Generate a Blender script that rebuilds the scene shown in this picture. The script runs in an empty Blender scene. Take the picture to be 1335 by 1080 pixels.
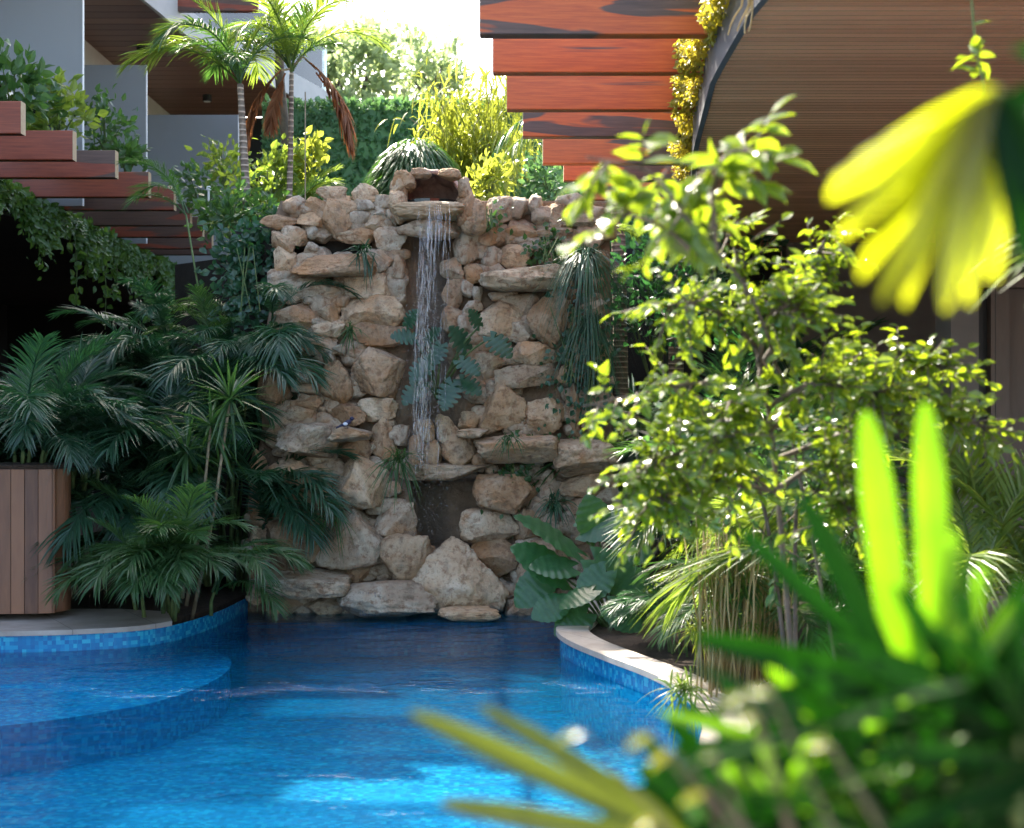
import bpy, math, random
import numpy as np
from mathutils import Vector, noise as mnoise
R = math.radians
rng = np.random.default_rng(7)
random.seed(7)
S = bpy.context.scene
COL = S.collection

# ---------------------------------------------------------------- camera and light
CAMZ, F = 1.64, 1900.0
def P(u, v, Y):
    return np.array([(u - 667.5) / F * Y, Y, CAMZ - (v - 540.0) / F * Y])
cam = bpy.data.cameras.new('camera'); co = bpy.data.objects.new('camera', cam); COL.objects.link(co)
co.location = (0, 0, CAMZ); co.rotation_euler = (R(90), 0, 0)
cam.sensor_width = 36.0; cam.lens = F / 1335 * 36; cam.clip_end = 500; cam.clip_start = .05
cam.dof.use_dof = True; cam.dof.focus_distance = 12.0; cam.dof.aperture_fstop = 2.5
S.camera = co
EL, AZ = 46, -24
W = bpy.data.worlds.new('World'); S.world = W; W.use_nodes = True
sky = W.node_tree.nodes.new('ShaderNodeTexSky'); sky.sky_type = 'NISHITA'; sky.sun_disc = False
sky.sun_elevation = R(EL); sky.sun_rotation = R(AZ % 360)
sky.air_density = 1.0; sky.dust_density = 4.0; sky.ozone_density = .3
bg = W.node_tree.nodes['Background']; bg.inputs[1].default_value = .15
W.node_tree.links.new(sky.outputs[0], bg.inputs[0])
sl = bpy.data.lights.new('sun', 'SUN'); sl.energy = 3.7; sl.angle = R(.55); sl.color = (1, .92, .78)
so = bpy.data.objects.new('sun', sl); COL.objects.link(so)
sd = Vector((math.sin(R(AZ)) * math.cos(R(EL)), math.cos(R(AZ)) * math.cos(R(EL)), math.sin(R(EL))))
so.rotation_euler = sd.to_track_quat('Z', 'Y').to_euler()
S.view_settings.view_transform = 'Standard'; S.view_settings.look = 'None'
S.view_settings.exposure = 2.5; S.view_settings.gamma = 1
S.cycles.use_denoising = True
S.cycles.max_bounces = 8; S.cycles.transparent_max_bounces = 12
S.cycles.sample_clamp_indirect = 6

# ---------------------------------------------------------------- object helpers
def tag(o, label, cat, group=None):
    o['label'] = label; o['category'] = cat
    if group: o['group'] = group
    return o
def thing(name, label, cat, loc=(0, 0, 0), group=None):
    o = bpy.data.objects.new(name, None); COL.objects.link(o); o.location = tuple(float(a) for a in loc)
    o.empty_display_size = .2
    return tag(o, label, cat, group)
def kid(name, me, parent, loc=None, rz=0, sc=1.0, rx=0):
    """link a mesh under a thing; loc is given in world space"""
    o = bpy.data.objects.new(name, me); COL.objects.link(o)
    if parent is not None:
        o.parent = parent
        off = Vector((0, 0, 0)); q = parent
        while q is not None:
            off += q.location; q = q.parent
        o.location = (Vector(tuple(float(a) for a in loc)) if loc is not None else Vector((0, 0, 0))) - off
    elif loc is not None:
        o.location = tuple(float(a) for a in loc)
    o.rotation_euler = (rx, 0, rz); o.scale = (sc, sc, sc)
    return o
def struct(o):
    o['kind'] = 'structure'; return o

class MB:
    """collects numpy verts and faces, builds one mesh"""
    def __init__(s): s.V = []; s.Fi = []; s.Ft = []; s.n = 0
    def add(s, V, faces):
        V = np.asarray(V, float).reshape(-1, 3)
        for f in faces:
            s.Fi.extend(int(i) + s.n for i in f); s.Ft.append(len(f))
        s.V.append(V); s.n += len(V)
    def add_tiled(s, V, faces):
        """V (k, m, 3): k copies of one template with m verts"""
        k, m = V.shape[:2]
        if k == 0: return
        idx = np.concatenate([np.asarray(f) for f in faces]); tot = [len(f) for f in faces]
        off = (np.arange(k) * m + s.n)[:, None]
        s.Fi.extend((idx[None, :] + off).ravel().tolist()); s.Ft.extend(tot * k)
        s.V.append(V.reshape(-1, 3)); s.n += k * m
    def box(s, a, b):
        x0, y0, z0 = a; x1, y1, z1 = b
        s.add([(x0,y0,z0),(x1,y0,z0),(x1,y1,z0),(x0,y1,z0),(x0,y0,z1),(x1,y0,z1),(x1,y1,z1),(x0,y1,z1)],
              [(0,3,2,1),(4,5,6,7),(0,1,5,4),(1,2,6,5),(2,3,7,6),(3,0,4,7)])
    def prism(s, poly, z0, z1):
        n = len(poly)
        V = [(p[0], p[1], z0) for p in poly] + [(p[0], p[1], z1) for p in poly]
        s.add(V, [tuple(range(n))[::-1], tuple(range(n, 2 * n))] + [(i, (i + 1) % n, n + (i + 1) % n, n + i) for i in range(n)])
    def tube(s, pts, rad, n=7):
        pts = np.asarray(pts, float); m = len(pts)
        rad = np.broadcast_to(np.asarray(rad, float), (m,))
        T = np.gradient(pts, axis=0); T /= np.linalg.norm(T, axis=1)[:, None] + 1e-9
        ref = np.array([1., .0, 0]) if abs(T[0][0]) < .8 else np.array([0, 1., 0])
        A = np.cross(T, ref); A /= np.linalg.norm(A, axis=1)[:, None] + 1e-9
        B = np.cross(T, A)
        a = np.linspace(0, 2 * np.pi, n, endpoint=False)
        V = pts[:, None, :] + rad[:, None, None] * (np.cos(a)[None, :, None] * A[:, None, :] + np.sin(a)[None, :, None] * B[:, None, :])
        fs = []
        for i in range(m - 1):
            for j in range(n):
                fs.append((i * n + j, i * n + (j + 1) % n, (i + 1) * n + (j + 1) % n, (i + 1) * n + j))
        fs.append(tuple(range(n))[::-1]); fs.append(tuple((m - 1) * n + j for j in range(n)))
        s.add(V.reshape(-1, 3), fs)
    def mesh(s, name, mat, smooth=False):
        me = bpy.data.meshes.new(name)
        V = np.concatenate(s.V).astype(np.float32)
        me.vertices.add(len(V)); me.vertices.foreach_set('co', V.ravel())
        Ft = np.array(s.Ft, dtype=np.int32)
        me.loops.add(len(s.Fi)); me.loops.foreach_set('vertex_index', np.array(s.Fi, dtype=np.int32))
        me.polygons.add(len(Ft))
        me.polygons.foreach_set('loop_start', np.concatenate([[0], np.cumsum(Ft)[:-1]]).astype(np.int32))
        me.update(calc_edges=True); me.validate()
        me.polygons.foreach_set('use_smooth', np.full(len(me.polygons), smooth))
        if mat: me.materials.append(mat)
        return me

def catmull(pts, k=8):
    p = np.asarray(pts, float); p = np.vstack([2 * p[0] - p[1], p, 2 * p[-1] - p[-2]])
    out = []
    for i in range(1, len(p) - 2):
        for t in np.linspace(0, 1, k, endpoint=False):
            a, b, c, d = p[i - 1], p[i], p[i + 1], p[i + 2]
            out.append(.5 * ((2 * b) + (c - a) * t + (2 * a - 5 * b + 4 * c - d) * t * t + (3 * b - a - 3 * c + d) * t ** 3))
    out.append(p[-2]); return np.array(out)
def unit(a):
    return a / (np.linalg.norm(a, axis=-1, keepdims=True) + 1e-9)

# ---------------------------------------------------------------- foliage helpers
LEAF_V = np.array([(0,0,0),(.35,0,-.03),(.7,0,-.05),(1,0,-.12),(.33,.25,.05),(.68,.19,.03),(.33,-.25,.05),(.68,-.19,.03)])
LEAF_F = [(0,1,4),(1,2,5,4),(2,3,5),(0,6,1),(1,6,7,2),(2,7,3)]
def leaves(mb, Pos, D, Nn, size, wide=1.0):
    Pos = np.asarray(Pos, float); D = unit(np.asarray(D, float)); Nn = np.asarray(Nn, float)
    B = unit(np.cross(Nn, D)); N2 = np.cross(D, B)
    size = np.broadcast_to(np.asarray(size, float), (len(Pos),))
    V = Pos[:, None, :] + size[:, None, None] * (LEAF_V[None, :, 0:1] * D[:, None, :] + wide * LEAF_V[None, :, 1:2] * B[:, None, :] + LEAF_V[None, :, 2:3] * N2[:, None, :])
    mb.add_tiled(V, LEAF_F)
def rand_dirs(n, zb=0.0, g=rng):
    d = g.normal(size=(n, 3)); d[:, 2] += zb; return unit(d)
def blades(mb, base, d, nrm, L, Wd, droop=0.0, fold=.25, tip=.05, secs=(0, .3, .65, 1), prof=(.45, 1, .75, None)):
    """strap shaped leaves: k blades, each a folded strip"""
    base = np.asarray(base, float); d = unit(np.asarray(d, float)); k = len(base)
    L = np.broadcast_to(np.asarray(L, float), (k,)); Wd = np.broadcast_to(np.asarray(Wd, float), (k,))
    droop = np.broadcast_to(np.asarray(droop, float), (k,))
    side = unit(np.cross(nrm, d)); up = np.cross(d, side)
    rows = []
    for t, w in zip(secs, prof):
        w = tip if w is None else w
        c = base + (L * t)[:, None] * d
        c[:, 2] -= L * droop * t * t
        hw = (Wd * w * .5)[:, None]
        rows += [c + side * hw + up * hw * fold, c - up * hw * fold * .5, c - side * hw + up * hw * fold]
    V = np.stack(rows, axis=1)
    fs = []
    for i in range(len(secs) - 1):
        a = i * 3
        fs += [(a, a + 3, a + 4, a + 1), (a + 1, a + 4, a + 5, a + 2)]
    mb.add_tiled(V, fs)

def frond_mesh(name, mat, L=1.0, a0=70, bend=70, n=46, ll=.36, lw=.0165, droop=.25, seed=0, vlift=.35, start=.16):
    """pinnate palm leaf growing from the origin in the local XZ plane"""
    g = np.random.default_rng(seed)
    t = np.linspace(0, 1, 24); el = R(1) * (a0 - bend * t ** 1.3)
    ds = L / 23
    pts = np.zeros((24, 3)); pts[1:, 0] = np.cumsum(np.cos(el[:-1])) * ds; pts[1:, 2] = np.cumsum(np.sin(el[:-1])) * ds
    pts[:, 1] = .05 * L * np.sin(t * 2.2) * g.uniform(-1, 1)
    mb = MB(); mb.tube(pts, np.linspace(.011, .003, 24) * L ** .5, 5)
    tt = np.linspace(start, .995, n)
    bx = np.stack([np.interp(tt, t, pts[:, i]) for i in range(3)], 1)
    e = np.interp(tt, t, el)
    T = np.stack([np.cos(e), 0 * e, np.sin(e)], 1); U = np.stack([-np.sin(e), 0 * e, np.cos(e)], 1)
    for sgn in (-1, 1):
        phi = R(1) * (66 - 42 * tt + g.normal(0, 4, n))
        d = T * np.cos(phi)[:, None] + np.array([0, sgn, 0])[None] * np.sin(phi)[:, None] + U * (vlift + g.normal(0, .08, n))[:, None]
        ln = ll * L * (np.sin(np.pi * (tt - start) / (1.12 - start) * .92 + .22)) * g.uniform(.88, 1.08, n)
        blades(mb, bx, d, U + .3 * g.normal(size=(n, 3)), ln, lw * L, droop * g.uniform(.6, 1.5, n), fold=.2)
    return mb.mesh(name, mat, False)

# ---------------------------------------------------------------- materials
def mat(name):
    m = bpy.data.materials.new(name); m.use_nodes = True
    nt = m.node_tree; b = nt.nodes['Principled BSDF']
    return m, nt, b
def nd(nt, typ, **kw):
    n = nt.nodes.new('ShaderNode' + typ)
    for k, v in kw.items():
        if k.startswith('i_'):
            n.inputs[k[2:].replace('_', ' ')].default_value = v
        else: setattr(n, k, v)
    return n
def ramp(nt, src, stops):
    r = nd(nt, 'ValToRGB'); e = r.color_ramp.elements
    while len(e) < len(stops): e.new(.5)
    for x, (p, c) in zip(e, stops): x.position = p; x.color = (*c, 1)
    nt.links.new(src, r.inputs[0]); return r.outputs[0]
def coords(nt, scale=(1, 1, 1), kind='Object', off_random=0):
    tc = nd(nt, 'TexCoord'); mp = nd(nt, 'Mapping'); mp.inputs['Scale'].default_value = scale
    nt.links.new(tc.outputs[kind], mp.inputs[0])
    if off_random:
        oi = nd(nt, 'ObjectInfo'); mu = nd(nt, 'Math', operation='MULTIPLY'); mu.inputs[1].default_value = off_random
        nt.links.new(oi.outputs['Random'], mu.inputs[0]); nt.links.new(mu.outputs[0], mp.inputs['Location'])
    return mp.outputs[0]
def noise(nt, vec, scale=5, detail=4, rough=.55, dist=0):
    n = nd(nt, 'TexNoise'); n.inputs['Scale'].default_value = scale; n.inputs['Detail'].default_value = detail
    n.inputs['Roughness'].default_value = rough; n.inputs['Distortion'].default_value = dist
    nt.links.new(vec, n.inputs['Vector']); return n.outputs['Fac']
def mixc(nt, fac, a, b, mode='MIX'):
    m = nd(nt, 'Mix', data_type='RGBA', blend_type=mode)
    for s, x in ((m.inputs[0], fac), (m.inputs[6], a), (m.inputs[7], b)):
        if isinstance(x, (int, float)): s.default_value = x
        elif isinstance(x, tuple): s.default_value = (*x, 1)
        else: nt.links.new(x, s)
    return m.outputs[2]
def bump(nt, b, h, strength=.4, dist=.02):
    n = nd(nt, 'Bump'); n.inputs['Strength'].default_value = strength; n.inputs['Distance'].default_value = dist
    nt.links.new(h, n.inputs['Height']); nt.links.new(n.outputs[0], b.inputs['Normal'])

def leaf_mat(name, c1, c2, trans, tfac=.45, rough=.35, spec=.5, scale=3):
    m, nt, b = mat(name)
    v = coords(nt, kind='Object', off_random=9)
    n = noise(nt, v, scale, 3)
    c = ramp(nt, n, [(.32, c1), (.68, c2)])
    nt.links.new(c, b.inputs['Base Color']); b.inputs['Roughness'].default_value = rough
    b.inputs['Specular IOR Level'].default_value = spec
    tr = nd(nt, 'BsdfTranslucent'); tc = ramp(nt, noise(nt, v, scale * 2.3, 2), [(.35, tuple(.75 * x for x in trans)), (.65, trans)])
    nt.links.new(tc, tr.inputs[0])
    mx = nd(nt, 'MixShader'); mx.inputs[0].default_value = tfac
    nt.links.new(b.outputs[0], mx.inputs[1]); nt.links.new(tr.outputs[0], mx.inputs[2])
    nt.links.new(mx.outputs[0], nt.nodes['Material Output'].inputs[0]); return m
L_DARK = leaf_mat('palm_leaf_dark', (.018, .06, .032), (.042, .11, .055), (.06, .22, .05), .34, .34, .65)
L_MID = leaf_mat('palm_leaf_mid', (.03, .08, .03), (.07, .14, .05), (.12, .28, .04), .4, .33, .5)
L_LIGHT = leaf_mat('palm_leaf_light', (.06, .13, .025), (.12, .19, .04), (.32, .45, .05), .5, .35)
L_FICUS = leaf_mat('ficus_leaf', (.03, .09, .015), (.11, .17, .03), (.34, .46, .016), .52, .2, .6, 22)
L_RHAPIS = leaf_mat('rhapis_leaf', (.002, .015, .002), (.006, .034, .003), (.012, .085, .003), .26, .5, .10, 6)  # leaf colour darkened to hold the shade inside the clump
L_YELLOW = leaf_mat('yellow_leaf', (.12, .13, .01), (.2, .17, .012), (.52, .58, .008), .58, .24, .5, 6)
L_BACKLIT = leaf_mat('backlit_blade_leaf', (.04, .12, .01), (.07, .16, .015), (.20, .46, .006), .55, .28, .4, 5)  # lighter copy of the palm's leaf, coloured as lit from behind
L_OLIVE = leaf_mat('olive_blade_leaf', (.03, .055, .008), (.06, .08, .012), (.13, .17, .01), .3, .35, .3, 5)
L_GLOSSY = leaf_mat('glossy_small_leaf', (.03, .08, .008), (.07, .13, .01), (.75, .70, .02), .55, .16, .6, 14)
L_HEDGE = leaf_mat('hedge_leaf', (.06, .15, .07), (.11, .23, .10), (.2, .4, .11), .3, .4, .4, 4)
L_BAMBOO = leaf_mat('bamboo_leaf', (.10, .16, .02), (.17, .22, .03), (.5, .55, .06), .55, .4)
L_TREE = leaf_mat('tree_leaf', (.12, .19, .10), (.18, .26, .13), (.48, .60, .26), .55, .45)  # paled to put backlight and far haze into the leaf colour
L_VINE = leaf_mat('vine_leaf', (.04, .11, .02), (.08, .17, .035), (.2, .38, .05), .35, .4)
L_CREEP = leaf_mat('creeper_leaf', (.20, .20, .02), (.36, .32, .03), (.65, .55, .04), .5, .4)
L_DEAD = leaf_mat('dead_frond', (.16, .06, .025), (.26, .11, .05), (.4, .15, .05), .35, .6, .2)
L_STRAW = leaf_mat('straw_stalk', (.38, .27, .12), (.55, .43, .22), (.5, .4, .14), .3, .5, .3)
L_BIG = leaf_mat('elephant_leaf', (.035, .11, .05), (.07, .17, .08), (.16, .42, .05), .42, .28, .6, 5)

def trunk_mat(name, c1, c2, ring=0):
    m, nt, b = mat(name); v = coords(nt)
    n = noise(nt, v, 14, 5)
    c = ramp(nt, n, [(.35, c1), (.65, c2)])
    if ring:
        w = nd(nt, 'TexWave', wave_type='BANDS', bands_direction='Z'); w.inputs['Scale'].default_value = ring
        w.inputs['Distortion'].default_value = 1.2; nt.links.new(v, w.inputs[0])
        r = ramp(nt, w.outputs['Fac'], [(.78, (0, 0, 0)), (.93, (1, 1, 1))])
        c = mixc(nt, r, c, tuple(min(1, x * 2.1) for x in c2)); bump(nt, b, w.outputs['Fac'], .5, .01)
    else: bump(nt, b, n, .6, .01)
    nt.links.new(c, b.inputs['Base Color']); b.inputs['Roughness'].default_value = .8; return m
M_TRUNK = trunk_mat('palm_trunk_bark', (.10, .07, .05), (.22, .17, .13), 5.5)
M_BARK = trunk_mat('branch_bark', (.05, .038, .028), (.12, .09, .065))
M_STEM = trunk_mat('green_stem', (.05, .09, .025), (.12, .16, .05))
M_CANE = trunk_mat('cane_stem', (.16, .12, .07), (.3, .24, .15))

def stone_mat(name, tint=1.0, warm=.5):
    m, nt, b = mat(name); v = coords(nt, off_random=31)
    big = noise(nt, v, 3.2, 5, .6, .6); fine = noise(nt, v, 16, 8, .68); pit = noise(nt, v, 42, 4, .7)
    oi = nd(nt, 'ObjectInfo')
    wm = nd(nt, 'Math', operation='ADD'); nt.links.new(oi.outputs['Random'], wm.inputs[0]); wm.inputs[1].default_value = warm - .5
    base = ramp(nt, wm.outputs[0], [(.05, (.40, .35, .28)), (.35, (.48, .35, .22)), (.65, (.47, .295, .16)), (.95, (.40, .215, .105))])
    cream = ramp(nt, big, [(.3, (.25, .14, .075)), (.43, (.40, .27, .16)), (.56, (.50, .41, .29)), (.74, (.60, .54, .44))])
    c = mixc(nt, .5, base, cream)
    c = mixc(nt, ramp(nt, fine, [(.36, (.8,) * 3), (.50, (0, 0, 0))]), c, (.20, .11, .06))
    g = noise(nt, v, 2.1, 4, .6)
    c = mixc(nt, ramp(nt, g, [(.52, (0, 0, 0)), (.68, (.75,) * 3)]), c, (.42, .215, .09))
    g2 = noise(nt, v, 5.0, 5, .7)
    c = mixc(nt, ramp(nt, g2, [(.6, (0, 0, 0)), (.76, (.6,) * 3)]), c, (.16, .15, .11))
    c = mixc(nt, ramp(nt, noise(nt, coords(nt, (7, 7, 1.1), off_random=5), 1, 5, .7), [(.54, (0, 0, 0)), (.70, (.6,) * 3)]), c, (.15, .12, .085))
    c = mixc(nt, ramp(nt, pit, [(.30, (.75,) * 3), (.42, (0, 0, 0))]), c, (.14, .085, .05))
    if tint != 1: c = mixc(nt, 1.0, c, (tint, tint, tint), 'MULTIPLY')
    nt.links.new(c, b.inputs['Base Color']); b.inputs['Roughness'].default_value = .85
    b.inputs['Specular IOR Level'].default_value = .3
    s = nd(nt, 'Math', operation='ADD'); nt.links.new(fine, s.inputs[0])
    mu = nd(nt, 'Math', operation='MULTIPLY'); nt.links.new(pit, mu.inputs[0]); mu.inputs[1].default_value = .5
    nt.links.new(mu.outputs[0], s.inputs[1]); bump(nt, b, s.outputs[0], .9, .03); return m
M_STONE = stone_mat('limestone', 1.0, .55)
M_STONE_PALE = stone_mat('pale_limestone', 1.2, .3)
M_STONE_WARM = stone_mat('ochre_limestone', .82, .8)
def rough_mat(name, c1, c2, scale=6, rough=.9, bs=.5, bd=.02):
    m, nt, b = mat(name); v = coords(nt); n = noise(nt, v, scale, 7, .65)
    nt.links.new(ramp(nt, n, [(.3, c1), (.7, c2)]), b.inputs['Base Color']); b.inputs['Roughness'].default_value = rough
    bump(nt, b, noise(nt, v, scale * 4, 5, .7), bs, bd); return m
def mortar_mat():
    m, nt, b = mat('mortar'); v = coords(nt); n = noise(nt, v, 7, 7, .65)
    c = ramp(nt, n, [(.3, (.12, .08, .05)), (.7, (.26, .18, .115))])
    sp = nd(nt, 'SeparateXYZ'); nt.links.new(v, sp.inputs[0])     # damp streak on the stone bed behind the falling water
    a = nd(nt, 'Math', operation='ADD'); nt.links.new(sp.outputs['X'], a.inputs[0]); a.inputs[1].default_value = .69
    w = nd(nt, 'Math', operation='MULTIPLY_ADD'); nt.links.new(noise(nt, coords(nt, (9, 9, 1.2)), 1, 4, .6), w.inputs[0]); w.inputs[1].default_value = .25; w.inputs[2].default_value = -.125
    a2 = nd(nt, 'Math', operation='ADD'); nt.links.new(a.outputs[0], a2.inputs[0]); nt.links.new(w.outputs[0], a2.inputs[1])
    ab = nd(nt, 'Math', operation='ABSOLUTE'); nt.links.new(a2.outputs[0], ab.inputs[0])
    wet = ramp(nt, ab.outputs[0], [(.10, (.8,) * 3), (.20, (0, 0, 0))])
    c = mixc(nt, wet, c, (.075, .055, .035)); nt.links.new(c, b.inputs['Base Color'])
    r = ramp(nt, ab.outputs[0], [(.10, (.3,) * 3), (.20, (.9,) * 3)]); nt.links.new(r, b.inputs['Roughness'])
    bump(nt, b, noise(nt, v, 26, 5, .7), .8, .03); return m
M_MORTAR = mortar_mat()
M_BASIN = rough_mat('basin_stone', (.14, .075, .055), (.34, .21, .155), 8, .6, .6, .02)
M_LIP = rough_mat('lip_stone', (.30, .19, .09), (.42, .32, .2), 8, .6, .6, .02)
M_SOIL = rough_mat('soil', (.03, .02, .013), (.075, .048, .032), 9, 1, .9, .03)
def coping_mat():
    m, nt, b = mat('coping_stone'); v = coords(nt); n = noise(nt, v, 5, 7, .65)
    c = ramp(nt, n, [(.3, (.36, .30, .25)), (.7, (.50, .44, .38))])
    c = mixc(nt, ramp(nt, noise(nt, v, 1.7, 5, .7), [(.5, (0, 0, 0)), (.7, (.5,) * 3)]), c, (.24, .19, .15))
    dt = nd(nt, 'VectorMath', operation='DOT_PRODUCT'); nt.links.new(v, dt.inputs[0]); dt.inputs[1].default_value = (1.5, .85, 0)
    fr = nd(nt, 'Math', operation='FRACT'); nt.links.new(dt.outputs['Value'], fr.inputs[0])
    c = mixc(nt, ramp(nt, fr.outputs[0], [(.0, (1, 1, 1)), (.014, (0, 0, 0))]), c, (.12, .10, .085))
    nt.links.new(c, b.inputs['Base Color']); b.inputs['Roughness'].default_value = .75; bump(nt, b, noise(nt, v, 40, 4, .7), .3, .004); return m
M_COPING = coping_mat()
M_CONC = rough_mat('concrete', (.36, .36, .35), (.44, .43, .42), 2, .8, .15, .005)
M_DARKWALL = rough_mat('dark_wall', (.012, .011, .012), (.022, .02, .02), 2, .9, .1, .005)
M_BEIGE = rough_mat('beige_render', (.42, .38, .33), (.50, .46, .40), 2, .9, .1, .005)
M_GREYBROWN = rough_mat('greybrown_render', (.16, .14, .125), (.21, .185, .165), 1.5, .9, .1, .005)
M_FASCIA = rough_mat('grey_fascia', (.07, .075, .085), (.11, .115, .125), 3, .7, .1, .005)
M_TERRACE = rough_mat('retaining_render', (.02, .018, .015), (.04, .034, .028), 4, .9, .4, .02)

def slat_mat(name, axis, pitch, c1, c2, rough=.5, gap=.12):
    m, nt, b = mat(name); v = coords(nt)
    sp = nd(nt, 'SeparateXYZ'); nt.links.new(v, sp.inputs[0])
    mu = nd(nt, 'Math', operation='MULTIPLY'); nt.links.new(sp.outputs[axis], mu.inputs[0]); mu.inputs[1].default_value = 1 / pitch
    fr = nd(nt, 'Math', operation='FRACT'); nt.links.new(mu.outputs[0], fr.inputs[0])
    fl = nd(nt, 'Math', operation='FLOOR'); nt.links.new(mu.outputs[0], fl.inputs[0])
    wn = nd(nt, 'TexWhiteNoise', noise_dimensions='1D'); nt.links.new(fl.outputs[0], wn.inputs['W'])
    sc = [6, 6, 6]; sc[0 if axis == 'Y' else (2 if axis == 'X' else 0)] = .8
    gr = noise(nt, coords(nt, tuple(s * 4 for s in sc)), 1.0, 5, .6, .5)
    a = nd(nt, 'Math', operation='MULTIPLY_ADD'); nt.links.new(gr, a.inputs[0]); a.inputs[1].default_value = .55
    h = nd(nt, 'Math', operation='MULTIPLY'); nt.links.new(wn.outputs[0], h.inputs[0]); h.inputs[1].default_value = .5
    nt.links.new(h.outputs[0], a.inputs[2])
    c = ramp(nt, a.outputs[0], [(.2, c1), (.75, c2)])
    e = ramp(nt, fr.outputs[0], [(0, (1, 1, 1)), (gap, (0, 0, 0))]); 
    c = mixc(nt, e, c, tuple(x * .15 for x in c1))
    nt.links.new(c, b.inputs['Base Color']); b.inputs['Roughness'].default_value = rough
    bump(nt, b, ramp(nt, fr.outputs[0], [(0, (0, 0, 0)), (gap, (1, 1, 1))]), .6, .02); return m
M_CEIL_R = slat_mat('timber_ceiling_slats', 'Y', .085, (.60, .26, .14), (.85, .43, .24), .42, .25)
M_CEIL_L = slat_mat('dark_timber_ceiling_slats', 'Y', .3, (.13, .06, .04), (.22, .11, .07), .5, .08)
M_PLANTER = slat_mat('vertical_timber_cladding', 'X', .095, (.09, .036, .02), (.27, .12, .06), .5, .06)
M_DOORWOOD = slat_mat('door_timber', 'X', .5, (.10, .07, .055), (.16, .12, .095), .5, .02)

def beam_mat(name, stops):
    m, nt, b = mat(name)
    v = coords(nt, off_random=13)
    st = coords(nt, (.55, 1, 4.2), off_random=17)
    w = noise(nt, st, 1.15, 3, .5, .9)
    oi = nd(nt, 'ObjectInfo')
    th = nd(nt, 'Math', operation='MULTIPLY_ADD'); nt.links.new(oi.outputs['Random'], th.inputs[0]); th.inputs[1].default_value = .16; th.inputs[2].default_value = -.08
    ad = nd(nt, 'Math', operation='ADD'); nt.links.new(w, ad.inputs[0]); nt.links.new(th.outputs[0], ad.inputs[1])
    heart = ramp(nt, ad.outputs[0], [(.50, (0, 0, 0)), (.53, (1, 1, 1))])
    gr = noise(nt, coords(nt, (3, 20, 55)), 1, 5, .65, .4)
    red = ramp(nt, gr, stops)
    dark = ramp(nt, gr, [(.3, (.055, .028, .02)), (.7, (.12, .065, .045))])
    c = mixc(nt, heart, red, dark)
    nt.links.new(c, b.inputs['Base Color']); b.inputs['Roughness'].default_value = .45
    bump(nt, b, gr, .15, .004); return m
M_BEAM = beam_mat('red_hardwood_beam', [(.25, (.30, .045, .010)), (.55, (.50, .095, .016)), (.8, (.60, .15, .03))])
M_BEAM_SHADE = beam_mat('shaded_hardwood_beam', [(.25, (.12, .02, .009)), (.55, (.22, .045, .018)), (.8, (.30, .07, .028))])  # same hardwood as the red beams, darkened to carry the left side's shade
M_ENDGRAIN = rough_mat('beam_end_grain', (.38, .25, .14), (.52, .38, .24), 30, .8, .2, .003)

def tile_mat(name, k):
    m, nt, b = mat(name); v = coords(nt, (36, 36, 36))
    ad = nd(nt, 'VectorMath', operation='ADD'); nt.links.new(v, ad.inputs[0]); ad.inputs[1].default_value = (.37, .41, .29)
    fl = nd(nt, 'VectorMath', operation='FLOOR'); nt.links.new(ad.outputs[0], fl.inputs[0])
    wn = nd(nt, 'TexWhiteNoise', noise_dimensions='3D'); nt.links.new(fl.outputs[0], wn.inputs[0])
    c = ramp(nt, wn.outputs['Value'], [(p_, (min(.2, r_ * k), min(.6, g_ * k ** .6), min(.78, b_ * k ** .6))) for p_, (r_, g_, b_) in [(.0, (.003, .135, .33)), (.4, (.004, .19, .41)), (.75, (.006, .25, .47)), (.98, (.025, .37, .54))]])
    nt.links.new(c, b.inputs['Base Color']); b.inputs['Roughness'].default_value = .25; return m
M_TILE = tile_mat('blue_glass_mosaic', 1.0); M_TILE_LIT = tile_mat('lit_blue_glass_mosaic', 1.9)  # second one: same mosaic, lightened to paint in the shallow water's brightness
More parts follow.
